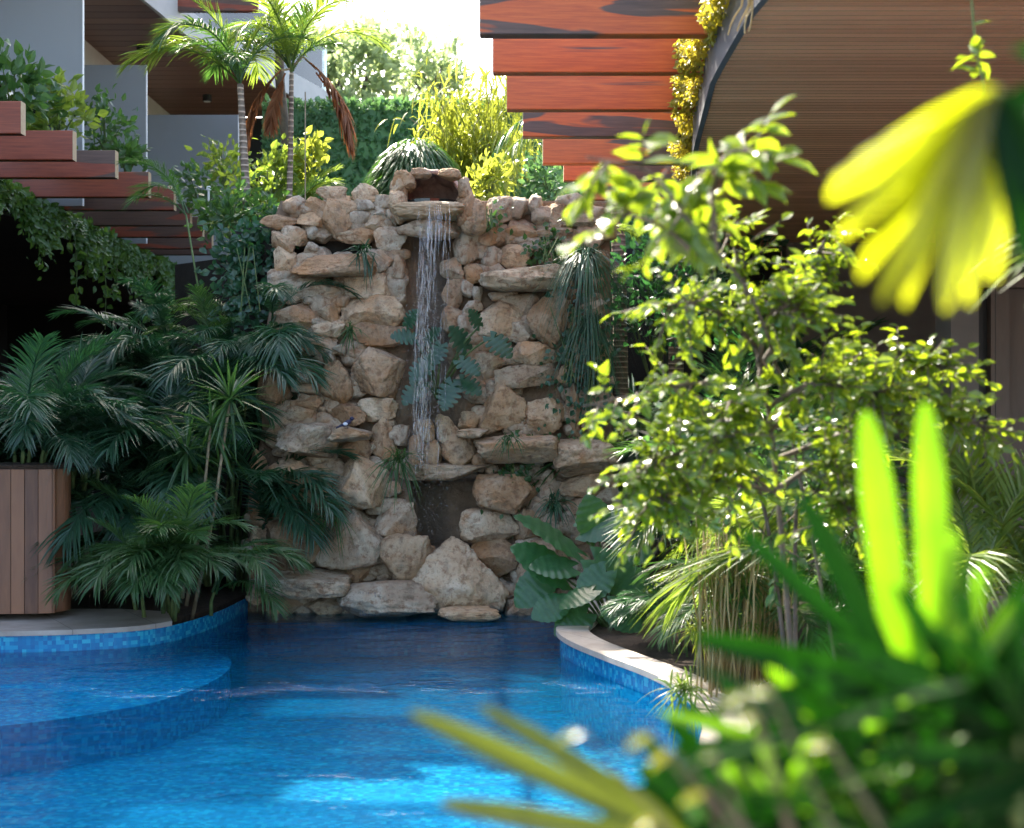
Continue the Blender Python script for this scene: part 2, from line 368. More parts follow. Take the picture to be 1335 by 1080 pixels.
def water_mat():
    m, nt, b = mat('pool_water_surface'); nt.nodes.remove(b)
    v = coords(nt, (1, 1.5, 1)); n1 = noise(nt, v, 2.6, 3, .5, .6); n2 = noise(nt, v, 10, 3, .55, .5)
    a = nd(nt, 'Math', operation='MULTIPLY_ADD'); nt.links.new(n2, a.inputs[0]); a.inputs[1].default_value = .22; nt.links.new(n1, a.inputs[2])
    gl = gl_ = nd(nt, 'BsdfGlossy')
    bp = nd(nt, 'Bump'); bp.inputs['Strength'].default_value = .32; bp.inputs['Distance'].default_value = .07; nt.links.new(a.outputs[0], bp.inputs['Height'])
    sp = nd(nt, 'SeparateXYZ'); nt.links.new(coords(nt), sp.inputs[0])
    wob = nd(nt, 'Math', operation='MULTIPLY_ADD'); nt.links.new(noise(nt, coords(nt, (1.2, .2, 1)), 1, 2), wob.inputs[0]); wob.inputs[1].default_value = .8; nt.links.new(sp.outputs['Y'], wob.inputs[2])
    sb = nd(nt, 'Math', operation='SUBTRACT'); nt.links.new(wob.outputs[0], sb.inputs[0]); sb.inputs[1].default_value = 9.12
    ab0 = nd(nt, 'Math', operation='ABSOLUTE'); nt.links.new(sb.outputs[0], ab0.inputs[0])
    pn_ = ramp(nt, noise(nt, coords(nt, (1, 2.2, 1)), 2.4, 3, .6), [(.42, (0, 0, 0)), (.62, (.3, .3, .3))])
    ab = nd(nt, 'Math', operation='ADD'); nt.links.new(ab0.outputs[0], ab.inputs[0]); nt.links.new(pn_, ab.inputs[1])
    mr = nd(nt, 'MapRange'); nt.links.new(ab.outputs[0], mr.inputs['Value']); mr.inputs[1].default_value = .26; mr.inputs[2].default_value = .0; mr.inputs[3].default_value = .32; mr.inputs[4].default_value = 1.0
    tcx = nd(nt, 'TexCoord'); vd = nd(nt, 'VectorMath', operation='DISTANCE'); nt.links.new(tcx.outputs['Object'], vd.inputs[0]); vd.inputs[1].default_value = (-.6, 11.7, 0)
    mrd = nd(nt, 'MapRange'); nt.links.new(vd.outputs['Value'], mrd.inputs['Value']); mrd.inputs[1].default_value = .2; mrd.inputs[2].default_value = 1.6; mrd.inputs[3].default_value = .8; mrd.inputs[4].default_value = 0
    mxm = nd(nt, 'Math', operation='MAXIMUM'); nt.links.new(mr.outputs[0], mxm.inputs[0]); nt.links.new(mrd.outputs[0], mxm.inputs[1]); nt.links.new(mxm.outputs[0], bp.inputs['Strength'])
    n3 = noise(nt, coords(nt, (1, 2, 1)), 22, 2, .6)
    m3 = nd(nt, 'Math', operation='MULTIPLY'); nt.links.new(n3, m3.inputs[0]); mr2 = nd(nt, 'MapRange'); nt.links.new(ab.outputs[0], mr2.inputs['Value']); mr2.inputs[1].default_value = .24; mr2.inputs[2].default_value = .0; mr2.inputs[3].default_value = .0; mr2.inputs[4].default_value = 1.0
    rg = nd(nt, 'Math', operation='MULTIPLY_ADD'); nt.links.new(mr2.outputs[0], rg.inputs[0]); rg.inputs[1].default_value = .05; rg.inputs[2].default_value = .03
    nt.links.new(rg.outputs[0], gl_.inputs['Roughness'])
    nt.links.new(mr2.outputs[0], m3.inputs[1]); a3 = nd(nt, 'Math', operation='ADD'); nt.links.new(a.outputs[0], a3.inputs[0]); nt.links.new(m3.outputs[0], a3.inputs[1]); nt.links.new(a3.outputs[0], bp.inputs['Height'])
    fr = nd(nt, 'Fresnel'); fr.inputs[0].default_value = 1.26; nt.links.new(bp.outputs[0], fr.inputs['Normal'])
    tr = nd(nt, 'BsdfTransparent'); tr.inputs[0].default_value = (.62, .96, .98, 1)
    mx = nd(nt, 'MixShader'); nt.links.new(bp.outputs[0], gl.inputs['Normal']); df = nd(nt, 'BsdfDiffuse'); df.inputs[0].default_value = (.005, .17, .38, 1)
    tb = nd(nt, 'MixShader'); tb.inputs[0].default_value = .18; nt.links.new(tr.outputs[0], tb.inputs[1]); nt.links.new(df.outputs[0], tb.inputs[2])
    nt.links.new(fr.outputs[0], mx.inputs[0]); nt.links.new(tb.outputs[0], mx.inputs[1]); nt.links.new(gl.outputs[0], mx.inputs[2])
    nt.links.new(mx.outputs[0], nt.nodes['Material Output'].inputs[0]); return m
M_WATER = water_mat()
def fall_mat():
    m, nt, b = mat('falling_water'); nt.nodes.remove(b)
    d = nd(nt, 'BsdfTranslucent'); d.inputs[0].default_value = (.85, .88, .92, 1)
    d2 = nd(nt, 'BsdfGlossy'); d2.inputs['Roughness'].default_value = .15
    t = nd(nt, 'BsdfTransparent')
    m1 = nd(nt, 'MixShader'); m1.inputs[0].default_value = .5; nt.links.new(d.outputs[0], m1.inputs[1]); nt.links.new(d2.outputs[0], m1.inputs[2])
    m2 = nd(nt, 'MixShader'); m2.inputs[0].default_value = .78; nt.links.new(m1.outputs[0], m2.inputs[1]); nt.links.new(t.outputs[0], m2.inputs[2])
    nt.links.new(m2.outputs[0], nt.nodes['Material Output'].inputs[0]); return m
M_FALL = fall_mat()
def plain(name, c, rough=.5, metal=0, trans=0):
    m, nt, b = mat(name); b.inputs['Base Color'].default_value = (*c, 1); b.inputs['Roughness'].default_value = rough
    b.inputs['Metallic'].default_value = metal; b.inputs['Transmission Weight'].default_value = trans; return m
M_BLACK = plain('black_metal', (.02, .02, .022), .4)
M_LAMP = plain('lamp_lens', (.75, .75, .72), .3)
M_WHITE = plain('white_paint', (.75, .75, .73), .5)
M_GLASSDARK = plain('dark_glass', (.01, .012, .014), .05)
def frosted():
    m, nt, b = mat('frosted_glass'); b.inputs['Base Color'].default_value = (.33, .35, .365, 1); b.inputs['Roughness'].default_value = .35
    tr = nd(nt, 'BsdfTranslucent'); tr.inputs[0].default_value = (.45, .48, .49, 1)
    mx = nd(nt, 'MixShader'); mx.inputs[0].default_value = .45
    nt.links.new(b.outputs[0], mx.inputs[1]); nt.links.new(tr.outputs[0], mx.inputs[2]); nt.links.new(mx.outputs[0], nt.nodes['Material Output'].inputs[0]); return m
M_FROST = frosted()
def clear_glass():
    m, nt, b = mat('clear_glass'); nt.nodes.remove(b)
    fr = nd(nt, 'Fresnel'); fr.inputs[0].default_value = 1.45
    gl = nd(nt, 'BsdfGlossy'); gl.inputs['Roughness'].default_value = .01
    tr = nd(nt, 'BsdfTransparent'); tr.inputs[0].default_value = (.86, .93, .9, 1)
    mx = nd(nt, 'MixShader'); nt.links.new(fr.outputs[0], mx.inputs[0]); nt.links.new(tr.outputs[0], mx.inputs[1]); nt.links.new(gl.outputs[0], mx.inputs[2])
    nt.links.new(mx.outputs[0], nt.nodes['Material Output'].inputs[0]); return m
M_GLASS = clear_glass()

# ---------------------------------------------------------------- ground, pool
# plan outline of the pool, counter-clockwise from the near left corner
left_edge = catmull([(-7, 9.95), (-5, 9.98), (-3.7, 10.0), (-2.95, 10.12), (-2.5, 10.42), (-2.28, 11.2), (-2.2, 12.15)], 6)
right_edge = catmull([(.62, 12.15), (.56, 11.4), (.42, 10.6), (.33, 10.1), (.40, 9.6), (.60, 9.0), (.82, 8.4), (.95, 7.8), (.95, 7.1), (.86, 6.5), (.78, 5.6), (.78, 4.4), (.78, 3.2)], 6)
outline = np.vstack([left_edge, right_edge, [(-7, 3.2)]])
mb = MB(); n = len(outline)
zt, zb = .115, -.38
V = [(x, y, zb) for x, y in outline] + [(x, y, zt) for x, y in outline]
mb.add(V, [tuple(range(n))[::-1]] + [(i, (i + 1) % n, n + (i + 1) % n, n + i) for i in range(n)])
shelf = catmull([(-7, 6.9), (-4.2, 7.55), (-2.9, 8.1), (-2.35, 8.55), (-2.07, 9.0), (-1.93, 9.7), (-2.0, 10.35), (-2.25, 10.8)], 8)
m2 = [tuple(p) for p in shelf] + [(-7, 10.8)]
struct(kid('pool_basin', mb.mesh('pool_basin', M_TILE), None))
mb = MB(); mb.prism(m2, -.379, -.10)
sh_ = mb.mesh('pool_shelf', M_TILE); sh_.materials.append(M_TILE_LIT)
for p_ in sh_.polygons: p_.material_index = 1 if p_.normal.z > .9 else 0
struct(kid('pool_shelf', sh_, None))
mb = MB(); mb.add([(x, y, 0) for x, y in outline], [tuple(range(n))[::-1]])
struct(kid('pool_water', mb.mesh('pool_water', M_WATER), None))
# ground sheet with the pool left open: ring between outline and a far rectangle
def ring_ground():
    mb = MB()
    mb.add([(-60, -40, -.7), (60, -40, -.7), (60, 90, -.7), (-60, 90, -.7)], [(0, 1, 2, 3)])
    return mb.mesh('ground', M_SOIL)
struct(kid('ground', ring_ground(), None))
mb = MB()      # planted bed left of and behind the pool, and the bed on the right
mb.prism([(-30, 10.9), (-2.55, 10.9), (-2.36, 11.3), (-2.26, 12.3), (.9, 12.3), (.9, 30), (-30, 30)], -.7, .112)
mb.prism([(.72, 12.3), (.66, 11.4), (.55, 10.6), (.5, 10.0), (.62, 9.55), (.85, 8.9), (1.05, 8.3), (1.18, 7.7), (1.18, 7.0), (1.1, 6.4), (1.03, 5.4), (1.03, -3), (30, -3), (30, 40), (.72, 40)], -.7, .105)
struct(kid('planting_bed', mb.mesh('planting_bed', M_SOIL), None))
def coping(line, w, side, z0, z1, name):
    p = np.asarray(line); T = unit(np.gradient(p, axis=0)); N = np.stack([-T[:, 1], T[:, 0]], 1) * side
    a = p - N * .025; b = p + N * w; k = len(p); mb = MB()
    V = np.concatenate([np.c_[a, np.full(k, z0)], np.c_[b, np.full(k, z0)], np.c_[b, np.full(k, z1)], np.c_[a, np.full(k, z1)]])
    fs = []
    for i in range(k - 1):
        for c in range(4):
            d = (c + 1) % 4
            fs.append((c * k + i, d * k + i, d * k + i + 1, c * k + i + 1))
    fs += [(0, k, 2 * k, 3 * k), (k - 1, 4 * k - 1, 3 * k - 1, 2 * k - 1)]
    mb.add(V, fs); return mb.mesh(name, M_COPING)
cr = coping(right_edge[3:], .2, 1, .115, .15, 'pool_coping')
struct(kid('pool_coping', cr, None))
mb = MB(); p = [tuple(q) for q in left_edge[:26]]
mb.prism([(a[0] + .0, a[1] - .025) for a in p] + [(-2.6, 11.0), (-3.0, 11.15), (-7, 11.15)], .116, .15)
struct(kid('pool_deck', mb.mesh('pool_deck', M_COPING), None))
mb = MB(); mb.prism([(2.3, -3), (14, -3), (14, 16.9), (3.0, 16.9), (2.6, 9)], .106, .135)  # pale paving added to bounce light up onto the timber ceiling
struct(kid('bounce_patio', mb.mesh('bounce_patio', M_COPING), None))
mb = MB(); mb.prism([(-8, -4), (1.0, -4), (.8, 3.19), (-8, 3.19)], -.7, .17)
struct(kid('near_deck', mb.mesh('near_deck', M_COPING), None))
# raised terrace behind the rock wall
mb = MB(); mb.prism([(-3.7, 16.0), (-2.9, 15.2), (-2.5, 13.0), (-2.2, 12.75), (.72, 12.75), (.78, 24), (-3.7, 24)], .16, 3.28)
struct(kid('terrace', mb.mesh('terrace', M_TERRACE), None))
# underwater lamps
def pool_lamp(u, v, z, r, lab):
    Y = (CAMZ - z) * F / (v - 540); c = P(u, v, Y)
    t = thing('pool_lamp', lab, 'pool lamp', c, 'lamps set in the pool floor')
    a = np.linspace(0, 2 * np.pi, 24, endpoint=False)
    for nm, rr, h, mt in (('rim', r, .012, M_WHITE), ('lens', r * .82, .02, M_LAMP)):
        m = MB(); m.prism([(rr * math.cos(x), rr * math.sin(x)) for x in a], 0.003, h); kid(nm, m.mesh(nm, mt), t, c)
pool_lamp(105, 958, -.377, .085, 'large round pale lamp under water below the shelf edge')
pool_lamp(157, 940, -.377, .028, 'tiny round pale fitting under water beside the large lamp')

# ---------------------------------------------------------------- rock waterfall
def Yface(v): return 12.0 + (800 - v) / 555 * .6
falls = thing('rock_waterfall', 'tall tan and cream boulder wall with a stone basin spilling water into the pool', 'waterfall wall', P(570, 800, 12.2))
def stone_mesh(u0, v0, u1, v1, depth, mt, name='stone', seed=0, sq=2.7, Y=None, facets=8, out=0.0, rot=0.0, cut=(.56, .96)):
    g = np.random.default_rng(seed)
    bmv, bmf = ICO
    p = bmv.copy()
    e = 2 / sq
    q = np.sign(p) * np.abs(p) ** e; p = p * (1 / (np.sum(np.abs(p) ** sq, axis=1) ** (1 / sq)))[:, None]
    for _ in range(facets):
        nrm = unit(g.normal(size=3) * np.array([1, .9, 1])); d = g.uniform(*cut)
        k = p @ nrm - d; p = p - np.where(k > 0, k, 0)[:, None] * nrm[None, :] * .97
    off = g.uniform(-50, 50, 3)
    nz = np.array([mnoise.fractal(Vector(a * 1.6 + off), .9, 2.1, 4) for a in p])
    nz2 = np.array([mnoise.fractal(Vector(a * 5 + off), .8, 2.2, 3) for a in p])
    ridge = np.abs(nz2)
    p = p * (1 + .09 * nz - .10 * ridge)[:, None]
    c, s = math.cos(rot), math.sin(rot)
    px = p[:, 0] * c - p[:, 2] * s; pz = p[:, 0] * s + p[:, 2] * c
    for arr in (px, pz):
        lo, hi = arr.min(), arr.max(); arr -= (lo + hi) / 2; arr /= (hi - lo) / 2
    uc, vc = (u0 + u1) / 2, (v0 + v1) / 2
    Y = Yface(vc) if Y is None else Y
    ctr = P(uc, vc, Y - out)
    w, h = (u1 - u0) / 2 / F * Y * 1.12, (v1 - v0) / 2 / F * Y * 1.12
    V = np.stack([px * w, p[:, 1] * depth, pz * h], 1)
    mb = MB(); mb.add(V, bmf); return mb.mesh(name, mt, True), ctr
import bmesh
def ico(sub):
    bm = bmesh.new(); bmesh.ops.create_icosphere(bm, subdivisions=sub, radius=1)
    v = np.array([x.co[:] for x in bm.verts]); f = [tuple(a.index for a in x.verts) for x in bm.faces]; bm.free(); return v, f
ICO = ico(5); ICO_SMALL = ico(3)
# traced boulders: u0, v0, u1, v1, kind (s normal, p pale, w warm), depth
ST = '''369 256 396 279 s|414 244 451 265 p|398 258 432 281 s|430 259 468 281 s|459 241 494 264 p|464 261 490 278 s|487 255 514 274 s
389 276 426 296 p|419 256 458 309 s|457 276 482 299 w|476 280 510 304 s|481 273 504 285 w|503 272 522 295 s|342 281 390 300 s|366 296 401 321 s
399 294 417 313 s|436 297 490 318 s|488 297 530 328 p|358 322 386 364 p|355 302 385 332 s|396 317 418 335 s|385 335 486 360 S|482 326 514 357 p
511 328 528 365 p|365 365 446 393 p|433 362 447 374 s|452 358 514 390 p|503 365 529 390 w|437 386 457 401 p|356 395 417 433 p|415 394 442 420 s
447 386 526 428 p|512 383 529 401 s|408 416 449 439 p|341 425 381 460 w|376 436 440 463 p|351 454 404 481 p|456 424 526 452 w|434 449 453 465 p
451 450 464 467 s|422 458 438 477 p|336 464 354 482 s|400 463 422 483 s|379 481 421 503 s|336 487 378 536 w|379 501 419 514 s|420 473 460 526 w
460 455 526 518 s|378 516 420 539 s|360 530 410 556 s|408 537 434 556 w|433 524 477 557 w|467 519 517 549 p|438 568 487 601 w
483 543 517 600 s|511 555 533 581 p|399 586 432 608 s|400 604 432 621 s|354 600 432 678 S|431 597 509 662 P|323 588 352 649 p
415 658 499 735 S|492 656 542 699 p|350 680 419 745 W|349 672 376 694 s|323 687 352 726 p|434 718 497 761 s|494 698 567 760 S
350 777 393 804 s|396 774 460 804 s|321 726 350 760 s|324 648 350 690 s
568 542 598 584 s|574 564 623 612 s|598 537 625 562 s|624 502 683 565 s|632 603 650 623 w|615 591 634 615 s|698 611 723 633 s
731 617 803 649 s|620 620 697 667 S|695 631 723 655 w|602 665 674 707 p|689 654 713 670 s|740 650 774 673 s|612 703 675 753 w|672 665 709 708 w
675 704 741 767 W|663 773 749 808 S|736 500 756 570 w|686 521 733 565 s
613 266 634 301 s|630 258 675 296 s|665 258 687 285 p|688 255 707 279 p|694 270 722 293 s|714 265 737 299 s|726 254 771 282 p
734 280 776 299 s|760 270 794 288 s|621 294 653 321 s|660 293 700 313 s|699 296 745 312 s|651 319 694 351 p|630 322 653 349 s|592 294 630 346 s
574 336 605 368 s|605 345 632 371 s|600 366 617 388 s|616 374 629 395 w|603 393 629 410 w|638 381 676 393 s|619 394 683 439 p
689 383 744 451 W|662 420 694 449 s|667 447 728 476 P|648 477 728 507 W|620 462 657 488 s|634 497 669 521 s|595 411 615 441 s|756 391 790 418 s
726 477 762 499 s|576 400 603 438 w|727 398 758 440 s|738 440 790 478 s|752 505 800 560 s|690 470 700 490 s|583 440 600 470 s|576 366 602 402 w'''
stones = []
for i, s in enumerate(x for x in ST.replace('\n', '|').split('|') if x.strip()):
    a = s.split(); stones.append((i, *map(float, a[:4]), a[4]))
stones.sort(key=lambda s: -(s[3] - s[1]) * (s[4] - s[2]))
MT = {'s': M_STONE, 'p': M_STONE_PALE, 'w': M_STONE_WARM}
rub = MB()
def stone_obj(i, u0, v0, u1, v1, k, first):
    size = min(u1 - u0, v1 - v0) / F * 12
    dep = min(.32, max(.09, size * (.62 if k.isupper() else .55)))
    g = np.random.default_rng(i + 900)
    me, c = stone_mesh(u0, v0, u1, v1, dep, MT[k.lower()], seed=i + 11, sq=g.uniform(2.7, 4.6), out=(.05 if k.isupper() else .0), rot=g.uniform(-.22, .22), facets=int(g.integers(10, 19)))
    return me, c
LEDGE = [(366,553,436,597,'p',.30,.14),(430,555,484,575,'p',.26,.12),(337,745,453,779,'p',.34,.2),(623,568,727,603,'s',.30,.14),(725,573,803,618,'s',.28,.1),(631,347,739,378,'p',.26,.12),(597,559,634,571,'p',.22,.12),(384,333,486,361,'s',.2,.1)]
for i, (u0, v0, u1, v1, k, dp, ot) in enumerate(LEDGE):
    me, c = stone_mesh(u0, v0, u1, v1, dp, MT[k], 'ledge_stone', seed=500 + i, sq=4.2, out=ot, facets=6)
    kid('ledge_stone', me, falls, c)
stones = [s for s in stones if s[5] != 'S' or s[1:3] != (385.0, 335.0)]
for j, s in enumerate(stones):
    if j >= 88: ICO_keep = ICO; ICO = ICO_SMALL
    me, c = stone_obj(*s, j == 0)
    if j < 88: kid('stone', me, falls, c)
    else:
        V = np.empty(len(me.vertices) * 3, np.float32); me.vertices.foreach_get('co', V)
        rub.add(V.reshape(-1, 3) + c, ICO_SMALL[1]); bpy.data.meshes.remove(me)
    if j >= 88: ICO = ICO_keep
# small stones packed into the gaps behind the boulders
ICO_keep = ICO; ICO = ICO_SMALL
def uL(v): return np.interp(v, [245, 300, 330, 400, 480, 560, 650, 805], [372, 352, 362, 352, 338, 342, 324, 322])
def uR(v): return np.interp(v, [245, 300, 600, 650, 805], [790, 795, 800, 800, 770])
for i in range(620):
    v = rng.uniform(268, 795); u = rng.uniform(uL(v) + 8, uR(v) - 8)
    if 525 < u < 604 and 255 < v < 600: continue
    if 532 < u < 628 and 590 < v < 715: continue
    if 380 < u < 488 and 310 < v < 338: continue
    w = rng.uniform(16, 40); h = w * rng.uniform(.5, .85)
    me, c = stone_mesh(u - w / 2, v - h / 2, u + w / 2, v + h / 2, .10, None, seed=2000 + i, out=-.055, facets=6)
    V = np.empty(len(me.vertices) * 3, np.float32); me.vertices.foreach_get('co', V)
    rub.add(V.reshape(-1, 3) + c, ICO_SMALL[1]); bpy.data.meshes.remove(me)
ICO = ICO_keep
o = kid('rubble', rub.mesh('rubble', M_STONE, True), falls, (0, 0, 0)); o['kind'] = 'stuff'
# mortar bed: a relief with the cave and the niche set back, closed at the back
nu, nv = 110, 120
vv = np.linspace(262, 812, nv); G = np.zeros((nv, nu, 3))
for a, v in enumerate(vv):
    uu = np.linspace(uL(v), uR(v), nu)
    for b_, u in enumerate(uu):
        d = .10 + .05 * mnoise.fractal(Vector((u * .02, v * .02, 3.3)), .9, 2, 4)
        cave = min(1, max(0, min(u - 536, 626 - u, v - 622 + 3 * math.sin(u * .12), 712 - v) / 4)); d += .34 * cave
        ni = min(1, max(0, min(u - 382, 486 - u, v - 313, 337 - v) / 4)); d += .28 * ni
        ch = min(1, max(0, min(u - 524, 604 - u, v - 285, 600 - v) / 12)); d += .08 * ch
        G[a, b_] = P(u, v, Yface(v) + d)
mb = MB(); fs = [(a * nu + b_, a * nu + b_ + 1, (a + 1) * nu + b_ + 1, (a + 1) * nu + b_) for a in range(nv - 1) for b_ in range(nu - 1)]
base = nu * nv
ring = [b_ for b_ in range(nu)] + [a * nu + nu - 1 for a in range(1, nv)] + [(nv - 1) * nu + b_ for b_ in range(nu - 2, -1, -1)] + [a * nu for a in range(nv - 2, 0, -1)]
Vf = G.reshape(-1, 3); back = Vf[ring].copy(); back[:, 1] = 13.3
for i in range(len(ring)):
    j = (i + 1) % len(ring); fs.append((ring[j], ring[i], base + i, base + j))
mb.add(np.vstack([Vf, back]), fs); kid('mortar_bed', mb.mesh('mortar_bed', M_MORTAR, True), falls, (0, 0, 0))
# the lintel over the cave
mb = MB(); a = P(520, 0, 11.95)[0]; b_ = P(640, 0, 11.95)[0]
me, c = stone_mesh(516, 602, 640, 626, .2, M_STONE_WARM, 'lintel', seed=77, sq=5, out=.0, facets=3); kid('lintel', me, falls, c)
for i, (u0, v0, u1, v1) in enumerate([(534, 566, 556, 612), (552, 572, 576, 610), (540, 548, 566, 580)]):
    me, c = stone_mesh(u0, v0, u1, v1, .12, M_STONE, 'drip_stone', seed=90 + i, out=.03); kid('drip_stone', me, falls, c)
# catch basin: an arched half shell with its stones, lip and water
bc = P(562, 268, 12.42)
def shell():
    mb = MB(); na, nb = 30, 12; g = mnoise
    def surf(sc, front):
        V = []
        for i in range(na):
            th = math.pi * i / (na - 1)
            for j in range(nb):
                ph = (math.pi / 2) * j / (nb - 1)
                r = math.cos(ph) ** .6; p = np.array([-math.cos(th) * r * .285, math.sin(ph) * .34 + front, math.sin(th) * r * .27])
                k = 1 + .13 * g.fractal(Vector(p * 9), .8, 2.1, 5); V.append(p * np.array([sc * k, 1, sc * k]) + np.array([0, (sc - 1) * .35, 0]))
        return V
    A = surf(1, 0); B = surf(1.14, -.02); N = na * nb
    fs = []
    for i in range(na - 1):
        for j in range(nb - 1):
            q = (i * nb + j, (i + 1) * nb + j, (i + 1) * nb + j + 1, i * nb + j + 1); fs.append(q); fs.append(tuple(N + x for x in q[::-1]))
        fs.append((i * nb, N + i * nb, N + (i + 1) * nb, (i + 1) * nb))
    mb.add(A + B, fs); return mb.mesh('catch_basin', M_BASIN, True)
basin = kid('catch_basin', shell(), falls, bc)
for i, (u0, v0, u1, v1, dp, mt) in enumerate([(513, 224, 541, 250, .14, M_STONE), (536, 220, 562, 233, .1, M_STONE_WARM), (572, 221, 600, 235, .1, M_STONE), (509, 250, 531, 290, .16, M_STONE_PALE), (594, 252, 618, 296, .17, M_STONE), (509, 232, 530, 260, .1, M_STONE), (598, 232, 616, 262, .1, M_STONE_WARM), (600, 262, 634, 306, .15, M_STONE)]):
    me, c = stone_mesh(u0, v0, u1, v1, dp, mt, 'rim_stone', seed=300 + i, Y=12.35, facets=5); kid('rim_stone', me, basin, c)
me, c = stone_mesh(514, 265, 610, 287, .2, M_LIP, 'spout_lip', seed=320, sq=3.5, Y=12.3, facets=3); kid('spout_lip', me, basin, c)
me, c = stone_mesh(520, 281, 602, 312, .2, M_STONE, 'spout_base', seed=321, sq=2.6, Y=12.42, facets=3); kid('spout_base', me, basin, c)
mb = MB(); a = [(.25 * math.cos(x), .24 * math.sin(x) + .06) for x in np.linspace(0, 2 * np.pi, 20, endpoint=False)]
mb.prism(a, -.03, .035); kid('basin_water', mb.mesh('basin_water', M_GLASSDARK), basin, bc)
# loose boulders at the foot
def boulder(lab, u0, v0, u1, v1, dp, mt, out, seed, facets=9, sq=2.4, cut=(.56, .96)):
    me, c = stone_mesh(u0, v0, u1, v1, dp, mt, 'boulder', seed=seed, out=out, facets=facets, sq=sq, cut=cut)
    tag(kid('boulder', me, None, c), lab, 'boulder', 'boulders at the foot of the waterfall')
def hull_boulder(lab, pts, Y, mt, seed, amp=.03, sub=5):
    # angular block: hull of measured corners, given as photograph direction and distance off Y
    g = np.random.default_rng(seed); bm = bmesh.new(); q = np.array([P(u, v, Y + dy) for u, v, dy in pts]); c = q.mean(0)
    for p in q: bm.verts.new(p - c)
    r = bmesh.ops.convex_hull(bm, input=bm.verts); bmesh.ops.delete(bm, geom=list(set(r['geom_interior'] + r['geom_unused'])), context='VERTS')
    bmesh.ops.triangulate(bm, faces=bm.faces)
    for _ in range(sub): bmesh.ops.subdivide_edges(bm, edges=[e for e in bm.edges if e.calc_length() > .03], cuts=1, use_grid_fill=True); bmesh.ops.triangulate(bm, faces=bm.faces)
    for _ in range(3): bmesh.ops.smooth_vert(bm, verts=bm.verts, factor=.5, use_axis_x=True, use_axis_y=True, use_axis_z=True)
    off = Vector(g.uniform(-30, 30, 3)); bm.normal_update()
    for v in bm.verts:
        n1 = mnoise.fractal(v.co * 4 + off, .9, 2.1, 4); n2 = abs(mnoise.fractal(v.co * 13 + off, .8, 2.2, 4)); v.co += v.normal * (amp * n1 - amp * .9 * n2)
    me = bpy.data.meshes.new('boulder'); bm.to_mesh(me); bm.free(); me.materials.append(mt); me.polygons.foreach_set('use_smooth', np.ones(len(me.polygons), bool))
    tag(kid('boulder', me, None, c), lab, 'boulder', 'boulders at the foot of the waterfall')
hull_boulder('largest pale angular boulder at the foot of the waterfall', [(527, 772, 0), (540, 738, .02), (560, 722, .0), (590, 698, .1), (612, 712, .05), (645, 745, .02), (666, 776, .05), (655, 795, -.05), (575, 798, -.16), (534, 792, -.05), (600, 765, -.22), (560, 765, -.18), (596, 728, -.05),
   (530, 780, .5), (590, 705, .5), (660, 780, .5), (655, 800, .5), (535, 800, .5)], 11.85, M_STONE_PALE, 5)
boulder('wet dark-stained boulder with water running off its front, left of the largest one', 448, 760, 568, 806, .34, M_STONE, .25, 402)
boulder('flat pale stone almost level with the water below the largest boulder', 576, 793, 648, 808, .2, M_STONE_PALE, .4, 403, 4)

# the falling water: thin strands and droplets
def falling():
    mb = MB(); g = np.random.default_rng(5)
    top = P(562, 266, 12.08)
    for i in range(150):
        u = g.choice([549, 553, 557, 561, 563, 566, 572, 586]) + g.normal(0, 2.6); a_ = 267 if i < 9 else 267 + 320 * g.random() ** 1.15; v1 = min(614, a_ + g.uniform(18, 95))
        k_ = 14; vs = np.linspace(a_, v1, k_); x = u + np.cumsum(g.normal(0, .45, k_)) - (vs - 266) * .04
        pts = np.array([P(a, b, 12.06 + g.normal(0, .015) - .10 * min(1, (b - 266) / 60)) for a, b in zip(x, vs)])
        rad = g.uniform(.0018, .0062) * np.sin(np.linspace(.12, 3.02, k_)) ** .7 * g.uniform(.5, 1.4, k_); mb.tube(pts, rad, 5)
    for i in range(130):      # torn clots of water
        v0_ = 290 + 320 * g.random() ** .8; u = 560 - (v0_ - 266) * .04 + g.normal(0, 4); n_ = 7; vs = v0_ + np.linspace(0, g.uniform(6, 22), n_)
        pts = np.array([P(u + g.normal(0, .6), b, 11.95) for b in vs]); mb.tube(pts, g.uniform(.003, .007) * np.array([.2, .8, 1, .7, 1, .6, .1]), 5)
    k = 1500
    vs = 290 + 410 * g.random(k) ** .7
    us = 560 - (vs - 266) * .03 + g.normal(0, 1, k) * (6 + (vs - 266) * .045)
    ys = 11.95 + g.normal(0, .07, k)
    c = np.array([P(a, b, y) for a, b, y in zip(us, vs, ys)])
    o = np.array([(1,0,0),(-1,0,0),(0,1,0),(0,-1,0),(0,0,1.8),(0,0,-1.8)], float)
    f = [(0,2,4),(2,1,4),(1,3,4),(3,0,4),(2,0,5),(1,2,5),(3,1,5),(0,3,5)]
    r = g.uniform(.0018, .0055, k)
    mb.add_tiled(c[:, None, :] + r[:, None, None] * o[None], f)
    mb2 = MB()
    # trickles running over the foot boulder
    for i in range(9):
        u = 470 + i * 3 + g.normal(0, 1); pts = [P(u + g.normal(0, .6), v, 11.5) for v in np.linspace(772, 803, 8)]
        mb.tube(pts, .004, 4)
    return mb.mesh('falling_water', M_FALL, True)
tag(kid('falling_water', falling(), None, (0, 0, 0)), 'thin broken veil of white water falling from the stone basin to the pool', 'waterfall')
